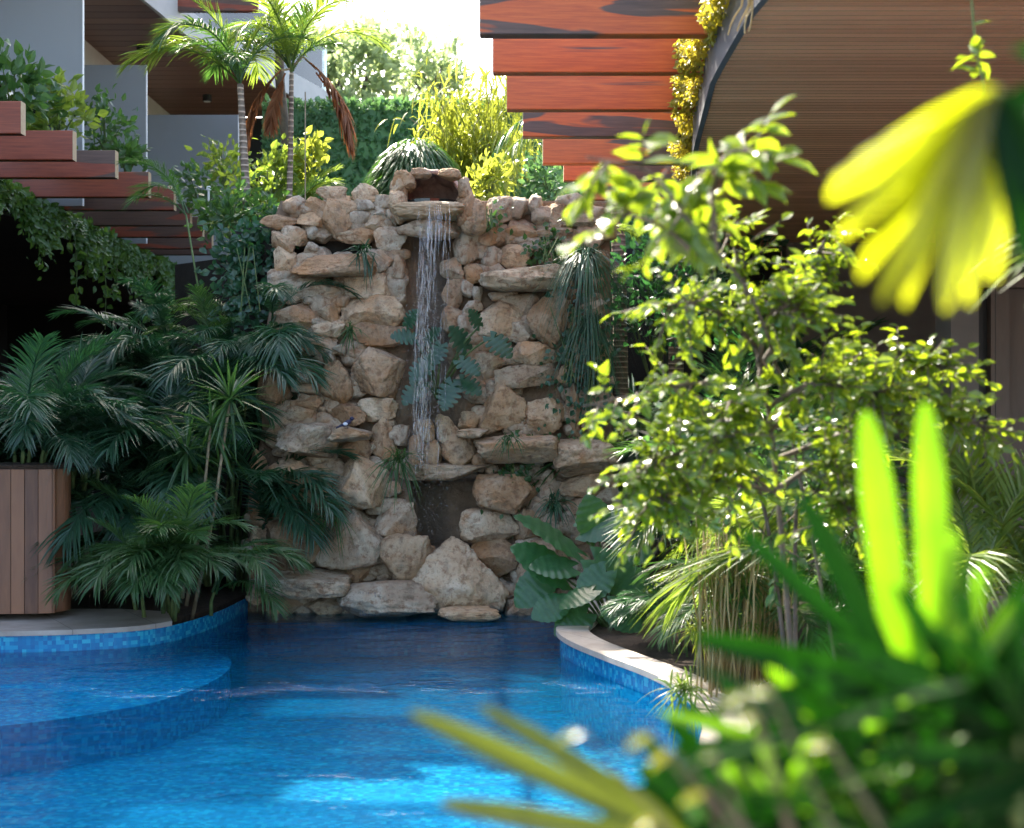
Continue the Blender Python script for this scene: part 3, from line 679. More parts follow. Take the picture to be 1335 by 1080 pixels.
# the small dark bird on the left ledge
bt = thing('bird', 'small dark blue and white bird perched on the left stone ledge', 'bird', P(452, 557, 11.95))
ICO2 = ico(3)
def blob(c, r, mt, nm, par, taper=0.0):
    v = ICO2[0] * np.array(r); v[:, 2] += taper * v[:, 0]; m = MB(); m.add(v, ICO2[1]); return kid(nm, m.mesh(nm, mt, True), par, c)
M_BIRD = plain('dark_blue_feather', (.02, .022, .06), .5); M_BIRDW = plain('white_feather', (.6, .6, .65), .6)
body = MB(); v = ICO2[0].copy(); t = v[:, 0]
w = np.where(t > 0, 1 - .25 * t, 1 + .35 * t); V = np.stack([t * .045, v[:, 1] * .024 * w, v[:, 2] * .026 * w + .02 * t], 1)
body.add(V, ICO2[1])
hv = ICO2[0] * .017 + np.array([.045, 0, .037]); body.add(hv, ICO2[1])
body.tube([(.058, 0, .037), (.075, 0, .034)], [.005, .001], 5); body.tube([(-.035, 0, -.012), (-.095, 0, -.04)], [.012, .005], 6)
for s_ in (-1, 1): body.tube([(.005, s_ * .01, -.015), (.008, s_ * .01, -.045)], .002, 4)
kid('body', body.mesh('body', M_BIRD, True), bt, P(452, 552, 11.86), rz=.5)
blob(P(450, 553, 11.84), (.022, .012, .014), M_BIRDW, 'wing_patch', bt)

# ---------------------------------------------------------------- right building
rb = thing('pavilion', 'modern building on the right with slatted timber ceiling and red hardwood beams', 'building', (5, 10, .14))
def redge(Y): return np.interp(Y, [2.0, 3.2, 4.2, 5.2, 6.2, 7.05, 8.64, 10.9, 13, 17, 24], [4.0, 2.7, 1.95, 1.55, 1.3, 1.19, 1.2, 1.38, 1.62, 2.1, 2.9])
ys = np.linspace(2, 24, 60)
edge = [(redge(y), y) for y in ys]
mb = MB(); mb.prism([(a + .02, y) for a, y in edge][::-1] + [(14, 2), (14, 24)], 3.64, 3.66); kid('timber_ceiling', mb.mesh('timber_ceiling', M_CEIL_R), rb, (0, 0, 0))
mb = MB(); mb.prism([(a + .03, y) for a, y in edge][::-1] + [(14.1, 2), (14.1, 24.1)], 3.663, 3.99); kid('floor_slab', mb.mesh('floor_slab', M_CONC), rb, (0, 0, 0))
def strip(edge, t, z0, z1, name, mt):
    p = np.array(edge); T = unit(np.gradient(p, axis=0)); N = np.stack([-T[:, 1], T[:, 0]], 1)
    a, b = p, p + N * t; k = len(p); mb = MB()
    V = np.concatenate([np.c_[a, np.full(k, z0)], np.c_[b, np.full(k, z0)], np.c_[b, np.full(k, z1)], np.c_[a, np.full(k, z1)]])
    fs = [(c * k + i, ((c + 1) % 4) * k + i, ((c + 1) % 4) * k + i + 1, c * k + i + 1) for i in range(k - 1) for c in range(4)]
    fs += [(0, k, 2 * k, 3 * k), (k - 1, 4 * k - 1, 3 * k - 1, 2 * k - 1)]
    mb.add(V, fs); return mb.mesh(name, mt)
kid('fascia', strip([(a + .01, y) for a, y in edge], .035, 3.61, 4.0, 'fascia', M_FASCIA), rb, (0, 0, 0))
def beam(x0, x1, Y, z0, parent, end):
    h, t = .255, .11; c = .006
    t2 = t / 2; m = MB()
    prof = [(-t2 + c, 0), (t2 - c, 0), (t2, c), (t2, h - c), (t2 - c, h), (-t2 + c, h), (-t2, h - c), (-t2, c)]
    L = x1 - x0; n_ = 8
    m.add([(0, y, z) for y, z in prof] + [(L, y, z) for y, z in prof], [tuple(range(8)), tuple(range(8, 16))[::-1]] + [(i, 8 + i, 8 + (i + 1) % 8, (i + 1) % 8) for i in range(8)])
    b = kid('timber_beam', m.mesh('timber_beam', M_BEAM if end < 0 else M_BEAM_SHADE), parent, (x0, Y, z0))
    e = MB(); ex = L + .001 if end > 0 else -.003
    e.add([(ex, y, z) for y, z in prof] + [(ex + .002, y, z) for y, z in prof], [tuple(range(8)), tuple(range(8, 16))[::-1]] + [(i, 8 + i, 8 + (i + 1) % 8, (i + 1) % 8) for i in range(8)])
    kid('end_grain', e.mesh('end_grain', M_ENDGRAIN), b, (x0, Y, z0)); return b
HB = 2.2
for u, v in [(626, 48), (643, 97), (661, 145), (682, 180), (708, 215), (735, 237), (765, 262), (792, 278)]:
    Y = HB * F / (540 - v); beam((u - 667.5) / F * Y, redge(Y) - .02, Y, CAMZ + HB, rb, -1)
mb = MB(); mb.box((3.2, 17, .14), (14, 17.3, 3.639)); kid('back_wall', mb.mesh('back_wall', M_GREYBROWN), rb, (0, 0, 0))
mb = MB(); mb.box((.9, 17.6, .14), (3.25, 17.9, 3.639)); kid('return_wall', mb.mesh('return_wall', M_DARKWALL), rb, (0, 0, 0))
# pier, dark doorway and timber jambs on the right
Yd = 13.5
def bx(u0, v0, u1, v1, Y, th, nm, mt, par):
    a = P(u0, v1, Y); b = P(u1, v0, Y); m = MB(); m.box((a[0], Y, max(.14, a[2])), (b[0], Y + th, min(3.637, b[2]))); return kid(nm, m.mesh(nm, mt), par, (0, 0, 0))
bx(1240, 200, 1276, 900, Yd, .5, 'pier', M_GREYBROWN, rb)
bx(1276, 355, 1700, 375, Yd + .05, .3, 'door_head', M_DOORWOOD, rb)
dr = bx(1276, 375, 1292, 900, Yd + .2, .05, 'door', M_BLACK, rb)
bx(1292, 375, 1316, 900, Yd + .08, .12, 'door_jamb', M_DOORWOOD, rb)
bx(1316, 375, 1700, 900, Yd + .2, .05, 'side_panel', M_DOORWOOD, rb)

# ---------------------------------------------------------------- left building
lb = thing('apartment_block', 'modern building on the left with curved balconies and red hardwood beams', 'building', (-6, 14, .16))
def ledge_x(Y): return np.interp(Y, [4, 9, 12, 14.8, 17, 19.4, 22, 26], [-4.6, -4.85, -4.93, -4.96, -5.0, -5.1, -5.1, -5.1])
e1 = [(ledge_x(y), y) for y in np.linspace(4, 26, 50)]
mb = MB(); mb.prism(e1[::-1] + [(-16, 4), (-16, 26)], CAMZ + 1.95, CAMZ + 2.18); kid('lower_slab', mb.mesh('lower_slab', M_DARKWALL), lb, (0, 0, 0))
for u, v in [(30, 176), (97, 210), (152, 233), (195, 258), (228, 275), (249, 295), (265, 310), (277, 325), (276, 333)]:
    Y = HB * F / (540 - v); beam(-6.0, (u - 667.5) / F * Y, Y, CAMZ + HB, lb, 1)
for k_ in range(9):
    Y = 9.3 + k_ * 1.13; beam(-6.0, np.interp(Y, [9, 14, 20], [-4.7, -4.5, -4.4]), Y + 1.0, CAMZ + 8.8, lb, 1); beam(-6.0, np.interp(Y, [9, 14, 20], [-3.7, -3.55, -3.46]), Y, CAMZ + 5.5, lb, 1)  # higher row is an unseen storey, added to stripe the pool with shade
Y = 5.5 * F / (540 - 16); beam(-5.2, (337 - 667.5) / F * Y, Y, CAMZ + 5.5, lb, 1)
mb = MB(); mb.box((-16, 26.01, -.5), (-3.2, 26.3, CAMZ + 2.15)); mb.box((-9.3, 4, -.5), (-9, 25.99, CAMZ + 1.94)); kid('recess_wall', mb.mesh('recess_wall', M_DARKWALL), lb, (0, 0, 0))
mb = MB(); mb.box((-6.3, 15.9, CAMZ + 2.185), (-6.05, 26, CAMZ + 5.3)); kid('facade_wall', mb.mesh('facade_wall', M_BEIGE), lb, (0, 0, 0))
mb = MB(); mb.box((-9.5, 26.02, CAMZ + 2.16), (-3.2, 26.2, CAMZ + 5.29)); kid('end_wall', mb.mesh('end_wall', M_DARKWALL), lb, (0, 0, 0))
e2 = [tuple(p) for p in catmull([(-5.4, 12), (-5.25, 14), (-5.0, 16.5), (-4.75, 18.6), (-4.5, 21), (-4.0, 23.1), (-3.6, 24.5), (-3.2, 26)], 6)]
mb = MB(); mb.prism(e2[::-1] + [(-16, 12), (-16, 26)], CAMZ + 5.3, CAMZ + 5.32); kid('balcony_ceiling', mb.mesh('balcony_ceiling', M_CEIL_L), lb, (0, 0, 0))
mb = MB(); mb.prism([(a + .01, b) for a, b in e2][::-1] + [(-16, 12), (-16, 26)], CAMZ + 5.322, CAMZ + 5.6); kid('upper_slab', mb.mesh('upper_slab', M_CONC), lb, (0, 0, 0))
kid('fascia', strip([(a + .02, b) for a, b in e2], -.05, CAMZ + 5.27, CAMZ + 5.66, 'fascia', M_CONC), lb, (0, 0, 0))
mb = MB(); mb.prism([(a - .55, b) for a, b in e2][::-1] + [(-16, 12), (-16, 26)], CAMZ + 8.6, CAMZ + 8.79); kid('shade_slab', mb.mesh('shade_slab', M_CONC), lb, (0, 0, 0))  # unseen slab, added and trimmed for the shade it throws on the pool
kid('glass_balustrade', strip([(a - .1, b) for a, b in e2[20:]], .015, CAMZ + 5.661, CAMZ + 6.5, 'glass_balustrade', M_GLASS), lb, (0, 0, 0))
for Y, u, vt in ((15.4, 107, -200), (18.8, 190, 85), (21.9, 310, 150)):
    x1 = (u - 667.5) / F * Y; zt_ = min(CAMZ + 5.29, CAMZ + (540 - vt) / F * Y)
    mb = MB(); mb.box((-6.04, Y, CAMZ + 2.2), (x1, Y + .025, zt_)); pn = kid('privacy_screen', mb.mesh('privacy_screen', M_FROST), lb, (0, 0, 0))
    mb = MB(); mb.box((x1 + .001, Y - .004, CAMZ + 2.2), (x1 + .014, Y + .029, zt_)); kid('edge_trim', mb.mesh('edge_trim', M_WHITE), pn, (0, 0, 0))
for u, v in ((185, 60), (270, 124)):
    Y = 5.3 * F / (540 - v); c = P(u, v, Y); a = np.linspace(0, 2 * np.pi, 16, endpoint=False)
    m = MB(); m.prism([(.075 * math.cos(x), .075 * math.sin(x)) for x in a], -.11, -.003); d_ = kid('downlight', m.mesh('downlight', M_BLACK), lb, c)
    m = MB(); m.prism([(.055 * math.cos(x), .055 * math.sin(x)) for x in a], -.116, -.111); kid('lens', m.mesh('lens', M_LAMP), d_, c)
mb = MB(); mb.box((-4.75, 9, CAMZ + 2.5), (-4.735, 15.2, CAMZ + 3.05)); kid('glass_balustrade', mb.mesh('glass_balustrade', M_GLASS), lb, (0, 0, 0))

# timber planter wall bottom left
pc = P(45, 805, 10.6); pc[2] = .2
mbp = MB(); ln = catmull([(-9, 10.35), (-5, 10.42), (-3.5, 10.5), (-3.3, 10.6), (-3.27, 10.8), (-3.45, 11.3)], 8)
mbp.prism([tuple(a) for a in ln] + [(-9, 11.3)], .201, 1.24)
pw = thing('timber_planter', 'planter box clad in vertical reddish timber boards beside the pool deck', 'planter', (pc[0], pc[1], .2))
kid('cladding', mbp.mesh('cladding', M_PLANTER), pw, (0, 0, 0))
k = MB(); k.prism([(a[0], a[1] + .03) for a in ln][:-6] + [(-3.24, 11.2), (-9, 11.2)], 1.241, 1.27); kid('soil', k.mesh('soil', M_SOIL), pw, (0, 0, 0))

# ---------------------------------------------------------------- palms
FR = {}
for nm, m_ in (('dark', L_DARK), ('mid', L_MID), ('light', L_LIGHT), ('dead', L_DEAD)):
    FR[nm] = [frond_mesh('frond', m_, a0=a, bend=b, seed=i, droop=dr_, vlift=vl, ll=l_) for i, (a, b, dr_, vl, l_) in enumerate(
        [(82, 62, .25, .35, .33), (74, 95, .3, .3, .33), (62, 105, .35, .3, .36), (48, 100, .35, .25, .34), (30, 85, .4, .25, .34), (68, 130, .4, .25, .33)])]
def areca(name, label, cat, base, n_, size, kind, seed, stem=.45, group=None, spread=.22, az=None, pick=None, stems=6):
    g = np.random.default_rng(seed); base = np.array(base, float)
    t = thing(name, label, cat, base, group)
    mb = MB(); tops = []
    for i in range(stems):
        a = g.uniform(0, 6.28); r = spread * g.random() ** .5 * size
        b = base + np.array([math.cos(a) * r, math.sin(a) * r, 0]); h = stem * size * g.uniform(.6, 1.15)
        tp = b + np.array([math.cos(a) * h * .18, math.sin(a) * h * .18, h]); tops.append((tp, a))
        mb = MB(); mb.tube([b - [0, 0, .05], (b + tp) / 2 + g.normal(0, .01, 3), tp], [.018 * size, .016 * size, .012 * size], 6)
        kid('stem', mb.mesh('stem', M_STEM, True), t, (0, 0, 0))
    for i in range(n_):
        tp, a = tops[i % stems]
        an = (a + g.normal(0, .9)) if az is None else g.uniform(*az)
        k_ = int(g.choice(pick if pick else [0, 1, 1, 2, 2, 3, 3, 4, 5]))
        kid('frond', FR[kind][k_], t, tp + g.normal(0, .01, 3), rz=an, sc=size * g.uniform(.75, 1.12))
    return t
G1 = 'areca palms in the dark left bed'
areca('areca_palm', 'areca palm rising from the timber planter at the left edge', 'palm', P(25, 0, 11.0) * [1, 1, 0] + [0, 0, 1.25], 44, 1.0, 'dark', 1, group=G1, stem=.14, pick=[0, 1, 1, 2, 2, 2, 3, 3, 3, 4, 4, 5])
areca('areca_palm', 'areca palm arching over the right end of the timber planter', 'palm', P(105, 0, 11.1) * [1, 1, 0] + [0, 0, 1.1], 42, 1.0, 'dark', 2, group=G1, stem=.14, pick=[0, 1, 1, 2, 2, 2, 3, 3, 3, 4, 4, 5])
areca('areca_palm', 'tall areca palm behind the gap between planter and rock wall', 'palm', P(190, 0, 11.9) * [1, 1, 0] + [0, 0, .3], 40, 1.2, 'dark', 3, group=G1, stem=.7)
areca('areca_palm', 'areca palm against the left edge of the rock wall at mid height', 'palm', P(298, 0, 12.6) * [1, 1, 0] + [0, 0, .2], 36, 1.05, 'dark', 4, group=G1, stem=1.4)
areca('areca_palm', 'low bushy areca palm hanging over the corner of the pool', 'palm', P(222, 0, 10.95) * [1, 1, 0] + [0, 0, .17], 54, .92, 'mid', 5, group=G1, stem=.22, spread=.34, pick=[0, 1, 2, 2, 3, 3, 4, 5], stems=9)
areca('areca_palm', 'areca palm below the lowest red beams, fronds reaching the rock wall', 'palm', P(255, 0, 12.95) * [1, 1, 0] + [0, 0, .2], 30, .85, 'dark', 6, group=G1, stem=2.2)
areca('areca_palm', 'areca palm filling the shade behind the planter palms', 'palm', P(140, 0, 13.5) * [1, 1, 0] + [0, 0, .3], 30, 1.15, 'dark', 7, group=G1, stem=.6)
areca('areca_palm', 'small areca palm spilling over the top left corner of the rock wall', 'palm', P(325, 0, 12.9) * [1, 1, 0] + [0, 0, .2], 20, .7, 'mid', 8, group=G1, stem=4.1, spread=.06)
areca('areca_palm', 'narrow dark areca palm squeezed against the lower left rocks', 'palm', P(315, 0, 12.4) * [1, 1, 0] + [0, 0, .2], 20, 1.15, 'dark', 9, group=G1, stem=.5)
# dracaena with leaning canes
dt = thing('dracaena', 'dracaena with thin leaning canes and spiky rosettes above the low bushy palm', 'plant', P(245, 700, 11.1))
mb = MB(); tops = []
for (u0, v0, u1, v1) in ((243, 700, 275, 555), (238, 690, 243, 590), (250, 720, 300, 520)):
    a, b = P(u0, v0 + 90, 11.1), P(u1, v1, 11.0); mb.tube([a, (a + b) / 2 + [.02, 0, -.03], b], [.016, .013, .01], 6); tops.append(b)
kid('canes', mb.mesh('canes', M_CANE, True), dt, (0, 0, 0))
for i, b in enumerate(tops):
    m = MB(); k_ = 46; d = rand_dirs(k_, .45, np.random.default_rng(40 + i)); blades(m, np.repeat(b[None], k_, 0), d, np.tile([0, 0, 1.], (k_, 1)) + .01, np.random.default_rng(i).uniform(.32, .55, k_), .026, .22)
    kid('rosette', m.mesh('rosette', L_MID), dt, (0, 0, 0))

def trunk(pts, r0, r1, mt, n_=9, k_=10):
    p = catmull(pts, k_); m = MB(); m.tube(p, np.linspace(r0, r1, len(p)) * (1 + .04 * np.sin(np.arange(len(p)) * 1.7)), n_); return m.mesh('trunk', mt, True)
def palm(name, label, pts, r0, r1, fr, group=None):
    t = thing(name, label, 'palm', pts[0], group)
    kid('trunk', trunk(pts, r0, r1, M_TRUNK), t, (0, 0, 0))
    for kind, k_, az, sc in fr:
        kid('frond' if kind != 'dead' else 'dead_frond', FR[kind][k_], t, np.array(pts[-1]), rz=R(az), sc=sc)
    return t
G2 = 'young palms on the terrace above the waterfall'
palm('young_palm', 'young palm with one frond drooping far to the left above the waterfall', [P(322, 275, 14), P(318, 200, 14), P(313, 110, 14)], .045, .03,
     [('light', 1, 160, 1.15), ('light', 3, 195, 1.2), ('mid', 5, 230, 1.2), ('light', 2, 90, 1.1), ('light', 5, 178, 1.1), ('mid', 2, 120, 1.0), ('light', 1, 60, 1.0), ('mid', 1, 10, .9), ('light', 0, 200, 1.0), ('mid', 3, 280, .7), ('mid', 2, 225, .8), ('light', 0, 30, 1.05)], G2)
palm('young_palm', 'taller young palm with rusty dead fronds hanging from its crown', [P(377, 265, 14.4), P(379, 180, 14.4), P(380, 95, 14.4)], .032, .022,
     [('light', 1, 250, 1.2), ('light', 2, 10, 1.1), ('mid', 5, 160, 1.1), ('light', 1, 320, 1.1), ('mid', 0, 20, 1.1), ('light', 0, 150, 1.1), ('light', 1, 80, .9), ('mid', 1, 200, .8), ('mid', 0, 300, .75), ('light', 2, 190, .8), ('mid', 2, 350, .7), ('light', 5, 235, 1.0)], G2)
yp = [o for o in COL.objects if o.name.startswith('young_palm')][-1]
def hanging(par, c, az, L, kind, name, seed, a0=20, bend=110):
    me = frond_mesh(name, {'dead': L_DEAD, 'mid': L_MID, 'light': L_LIGHT}[kind], L=L, a0=a0, bend=bend, seed=seed, droop=.5, vlift=.0, ll=.26, lw=.03, n=40)
    return kid(name, me, par, c, rz=R(az))
for u_, v_, az_, L_, a_, b_ in ((366, 92, 200, .75, -45, 42), (358, 100, 190, .7, -55, 30), (404, 82, -12, .85, -40, 48), (412, 95, -8, .8, -52, 30), (372, 96, 230, .6, -60, 25)):
    me = frond_mesh('dead_frond', L_DEAD, L=L_, a0=a_, bend=b_, seed=int(u_), droop=.5, vlift=.0, ll=.3, lw=.04, n=60); kid('dead_frond', me, yp, P(u_, v_, 14.3), rz=R(az_))
m = MB(); m.tube([P(380, 90, 14.4), P(366, 92, 14.3)], .012, 5); kid('petiole', m.mesh('petiole', M_CANE), yp, (0, 0, 0)); m = MB(); m.tube([P(380, 88, 14.4), P(395, 74, 14.35), P(412, 90, 14.3)], .012, 5); kid('petiole', m.mesh('petiole', M_CANE), yp, (0, 0, 0))
t = thing('palm', 'slim grey palm trunk rising out of view behind the upper red beam, with an added unseen crown', 'palm', P(382, 270, 15.4))
ctop = np.array([-3.3, 14.6, 8.3])  # unseen crown, leaned and sized so its fronds dapple the pool
kid('trunk', trunk([P(382, 275, 15.4), P(366, 120, 15.3), P(350, -20, 15.0), ctop], .055, .045, M_BARK), t, (0, 0, 0))
for i in range(10): kid('frond', FR['mid'][[0, 1, 2, 3, 4, 5][i % 6]], t, ctop, rz=i * 2.4, sc=2.3 + .3 * math.sin(i * 1.7))  # fronds of the unseen crown, added to dapple the pool
# right hand palms behind the red beams
t = palm('palm', 'ringed palm trunk standing just right of the rock wall', [P(818, 700, 15.7), P(810, 500, 15.7), P(806, 300, 15.7), P(800, 130, 15.7)], .085, .07, [('light', 1, 40, 1.2), ('mid', 2, 100, 1.3), ('mid', 1, 150, 1.2), ('mid', 0, 250, 1.0)])
c0 = P(770, 128, 15.7)
hanging(t, P(725, 140, 15.9), 195, 1.0, 'mid', 'frond', 11, -15, 62); hanging(t, P(738, 165, 15.6), 205, 1.15, 'light', 'frond', 12, -5, 88)
mb = MB(); mb.tube([P(800, 130, 15.7), P(765, 122, 15.8), P(725, 140, 15.9)], .012, 5); mb.tube([P(800, 130, 15.7), P(770, 140, 15.7), P(738, 165, 15.6)], .012, 5)
kid('petiole', mb.mesh('petiole', M_STEM), t, (0, 0, 0))
palm('palm', 'greyish palm trunk with a dark pole beside it behind the leafy shrub', [P(884, 700, 16.2), P(881, 500, 16.2), P(880, 300, 16.2), P(880, 220, 16.2)], .10, .085, [('mid', 2, 30, 1.2), ('mid', 3, 200, 1.2), ('mid', 3, 280, 1.2), ('mid', 4, 330, 1.0)])
m = MB(); m.tube([P(868, 700, 16.0), P(868, 240, 16.0)], .03, 8); tag(kid('pole', m.mesh('pole', M_BLACK), None), 'slim black pole standing beside the greyish palm trunk', 'pole')
# background planting right of the rock wall
G3 = 'areca palms in the right bed'
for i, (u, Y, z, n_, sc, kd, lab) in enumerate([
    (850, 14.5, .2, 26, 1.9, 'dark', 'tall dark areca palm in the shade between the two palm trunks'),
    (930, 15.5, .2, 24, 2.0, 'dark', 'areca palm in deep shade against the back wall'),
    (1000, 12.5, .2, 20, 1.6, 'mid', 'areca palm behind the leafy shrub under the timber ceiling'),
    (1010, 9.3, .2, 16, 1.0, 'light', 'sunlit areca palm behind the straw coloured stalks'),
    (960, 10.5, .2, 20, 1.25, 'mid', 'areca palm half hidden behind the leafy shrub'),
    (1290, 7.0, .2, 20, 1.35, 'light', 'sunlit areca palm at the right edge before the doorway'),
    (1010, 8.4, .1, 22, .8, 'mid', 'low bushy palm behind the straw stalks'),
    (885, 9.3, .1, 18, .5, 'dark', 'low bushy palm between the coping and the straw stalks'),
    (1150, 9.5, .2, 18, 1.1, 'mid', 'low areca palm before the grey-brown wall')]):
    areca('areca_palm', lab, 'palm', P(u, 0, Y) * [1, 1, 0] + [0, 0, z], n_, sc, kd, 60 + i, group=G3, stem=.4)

# ---------------------------------------------------------------- plants on the rock wall
def tuft(label, c, n_, L, mt, seed, zb=.4, w=.012, droop=.6, name='grass_tuft', cat='plant', front=True):
    g = np.random.default_rng(seed); c = np.array(c, float)
    t = tag(bpy.data.objects.new(name, None), label, cat); COL.objects.link(t); t.location = tuple(c)
    d = rand_dirs(n_, zb, g)
    if front: d[:, 1] = -np.abs(d[:, 1])
    m = MB(); blades(m, c + g.normal(0, .03, (n_, 3)) * [1, .3, .5], d, np.tile([0, -.2, 1.], (n_, 1)) + g.normal(0, .2, (n_, 3)), g.uniform(.6, 1.1, n_) * L, w, droop, secs=(0, .25, .5, .75, 1), prof=(.6, 1, .9, .6, None))
    kid('blades', m.mesh('blades', mt), t, (0, 0, 0)); return t
tuft('small dark tuft growing in the niche near the top of the rock wall', P(474, 328, 12.25), 60, .22, L_DARK, 1)
tuft('grassy tuft hanging left of the cave mouth', P(520, 598, 11.85), 60, .34, L_MID, 2, .2)
tuft('grassy tuft growing between the large lower left boulders', P(432, 664, 11.75), 70, .28, L_MID, 3, .3)
tuft('small weeds under the pale stone left of the stream', P(456, 430, 12.2), 40, .16, L_MID, 4, .2)
tuft('long drooping grass cascading over the right side of the rock wall', P(765, 335, 12.15), 220, .55, L_DARK, 5, .6, .009, 1.3)
tuft('second clump of long grass beside the ringed palm trunk', P(770, 420, 12.15), 150, .45, L_DARK, 6, .5, .009, 1.3)
tuft('wispy grass on the right middle ledge', P(665, 572, 11.7), 40, .14, L_MID, 7, .3)
tuft('dark grass in the crack low on the right of the rock wall', P(725, 655, 11.9), 60, .25, L_DARK, 8, .2)
def ivy(label, cu, cv, su, sv, n_, mt, seed, size=.06, Y=None, name='ivy', cat='climbing plant'):
    g = np.random.default_rng(seed); u = g.normal(cu, su, n_); v = g.normal(cv, sv, n_)
    pts = np.array([P(a, b, (Yface(b) if Y is None else Y) - .1 - .08 * g.random()) for a, b in zip(u, v)])
    t = tag(bpy.data.objects.new(name, None), label, cat); COL.objects.link(t); t.location = tuple(P(cu, cv, 12.1))
    m = MB(); leaves(m, pts, rand_dirs(n_, -.6, g), np.tile([0, -1., .5], (n_, 1)) + g.normal(0, .4, (n_, 3)), g.uniform(.7, 1.2, n_) * size, 1.4)
    kid('foliage', m.mesh('foliage', mt), t, (0, 0, 0))
    m = MB()
    for i in range(5): m.tube([P(cu + g.normal(0, su * .5), cv - sv, 12.1), P(cu + g.normal(0, su * .5), cv + sv, 12.05)], .004, 4)
    kid('stems', m.mesh('stems', M_STEM), t, (0, 0, 0))
ivy('ivy trailing over the upper right ledge of the rock wall', 715, 325, 16, 16, 130, L_MID, 11)
ivy('ivy patch climbing the right side stones at mid height', 745, 450, 22, 50, 240, L_DARK, 12)
ivy('bright green trailing plant hanging below the right middle ledge', 668, 612, 13, 20, 130, L_MID, 13, .06)
ivy('ivy sprig near the spout on the right', 640, 285, 10, 12, 40, L_MID, 14, .06)
ivy('moss and small leaves on the right lower ledge', 700, 575, 26, 5, 90, L_MID, 15, .035)
ivy('dense creeping plants covering the far right rocks', 775, 500, 16, 60, 260, L_DARK, 16, .06)
ivy('dense dark climber covering the shaded side beside the top left rocks', 318, 365, 22, 42, 420, L_DARK, 17, .085, 12.72)
# split-leaf philodendron growing in the water channel
def big_leaf_mesh(mt, L, W, lobes, seed, name='leaf', depth=.5):
    g = np.random.default_rng(seed); n_ = 30; out = []
    for s in (1, -1):
        t = np.linspace(0, 1, n_)
        w = W * (np.sin(np.pi * np.clip(t * .93 + .07, 0, 1)) ** .7) * (1 - .28 * t)
        cut = 1 - depth * np.clip(np.cos(t * lobes * 2 * np.pi) * 1.5 - .5, 0, 1) * (t > .08) * (t < .95)
        out.append((t, w * cut * s))
    V = []; 
    for t, x in zip(out[0][0], out[0][0]): V.append((t * L, 0, -.14 * L * t * t))
    for k_, (t, w) in enumerate(out):
        for f_ in (.5, 1):
            for a, b in zip(t, w): V.append((a * L - .16 * L * f_ * (1 - a) ** 3 * 1.4 + .1 * L * f_ * a * (1 - a), b * f_, -.14 * L * a * a + .10 * abs(b) * (1 - f_ * 1.1) + .012 * L * math.sin(a * lobes * 6.28) * f_))
    fs = []
    for k_ in range(2):
        A = n_ * (1 + 2 * k_); B = n_ * (2 + 2 * k_)
        for i in range(n_ - 1):
            q = (i, i + 1, A + i + 1, A + i); q2 = (A + i, A + i + 1, B + i + 1, B + i)
            fs += [q, q2] if k_ == 1 else [q[::-1], q2[::-1]]
    m = MB(); m.add(V, fs); return m.mesh(name, mt, True)
from mathutils import Matrix
def place_leaf(par, me, hub, tip, nrm, root=None, stem=None):
    d = Vector(tuple(tip - hub)).normalized(); nv_ = Vector(nrm); y = nv_.cross(d).normalized(); z = d.cross(y)
    o = bpy.data.objects.new('leaf', me); COL.objects.link(o); o.parent = par
    M_ = Matrix((d, y, z)).transposed().to_4x4(); M_.translation = Vector(tuple(hub)) - par.location
    o.matrix_local = M_; s = float(np.linalg.norm(tip - hub)); o.scale = (s, s, s)
    if stem is not None and root is not None:
        mid = (root + hub) / 2 + np.array([0, 0, .12 * np.linalg.norm(hub - root)])
        stem.tube(catmull([root, mid, hub], 6), np.linspace(.014, .007, 13), 6)
PHIL = [big_leaf_mesh(L_DARK, 1, .48, 6, i, depth=.62) for i in range(2)]
ph = thing('philodendron', 'dark split-leaf philodendron growing behind the falling water', 'plant', P(570, 520, 12.0)); st_ = MB(); root = P(570, 520, 12.35)
for hu, hv, tu, tv, Y, nx in [(640, 440, 672, 468, 11.75, .1), (625, 425, 612, 400, 11.8, .2), (540, 440, 505, 436, 11.8, -.2), (530, 425, 545, 400, 11.9, 0), (600, 470, 630, 490, 11.75, .2), (560, 470, 530, 500, 11.75, -.1), (590, 500, 575, 540, 11.75, 0), (608, 455, 585, 420, 11.9, .1), (555, 445, 575, 425, 11.95, 0), (600, 495, 632, 515, 11.8, .2), (550, 500, 520, 530, 11.85, -.2), (575, 450, 560, 480, 11.8, 0)]:
    place_leaf(ph, PHIL[int(hu) % 2], P(hu, hv, Y + .3), P(hu + (tu - hu) * .85, hv + (tv - hv) * .85, Y + .2), (nx, -.85, .5), root, st_)
kid('stems', st_.mesh('stems', M_STEM, True), ph, (0, 0, 0))
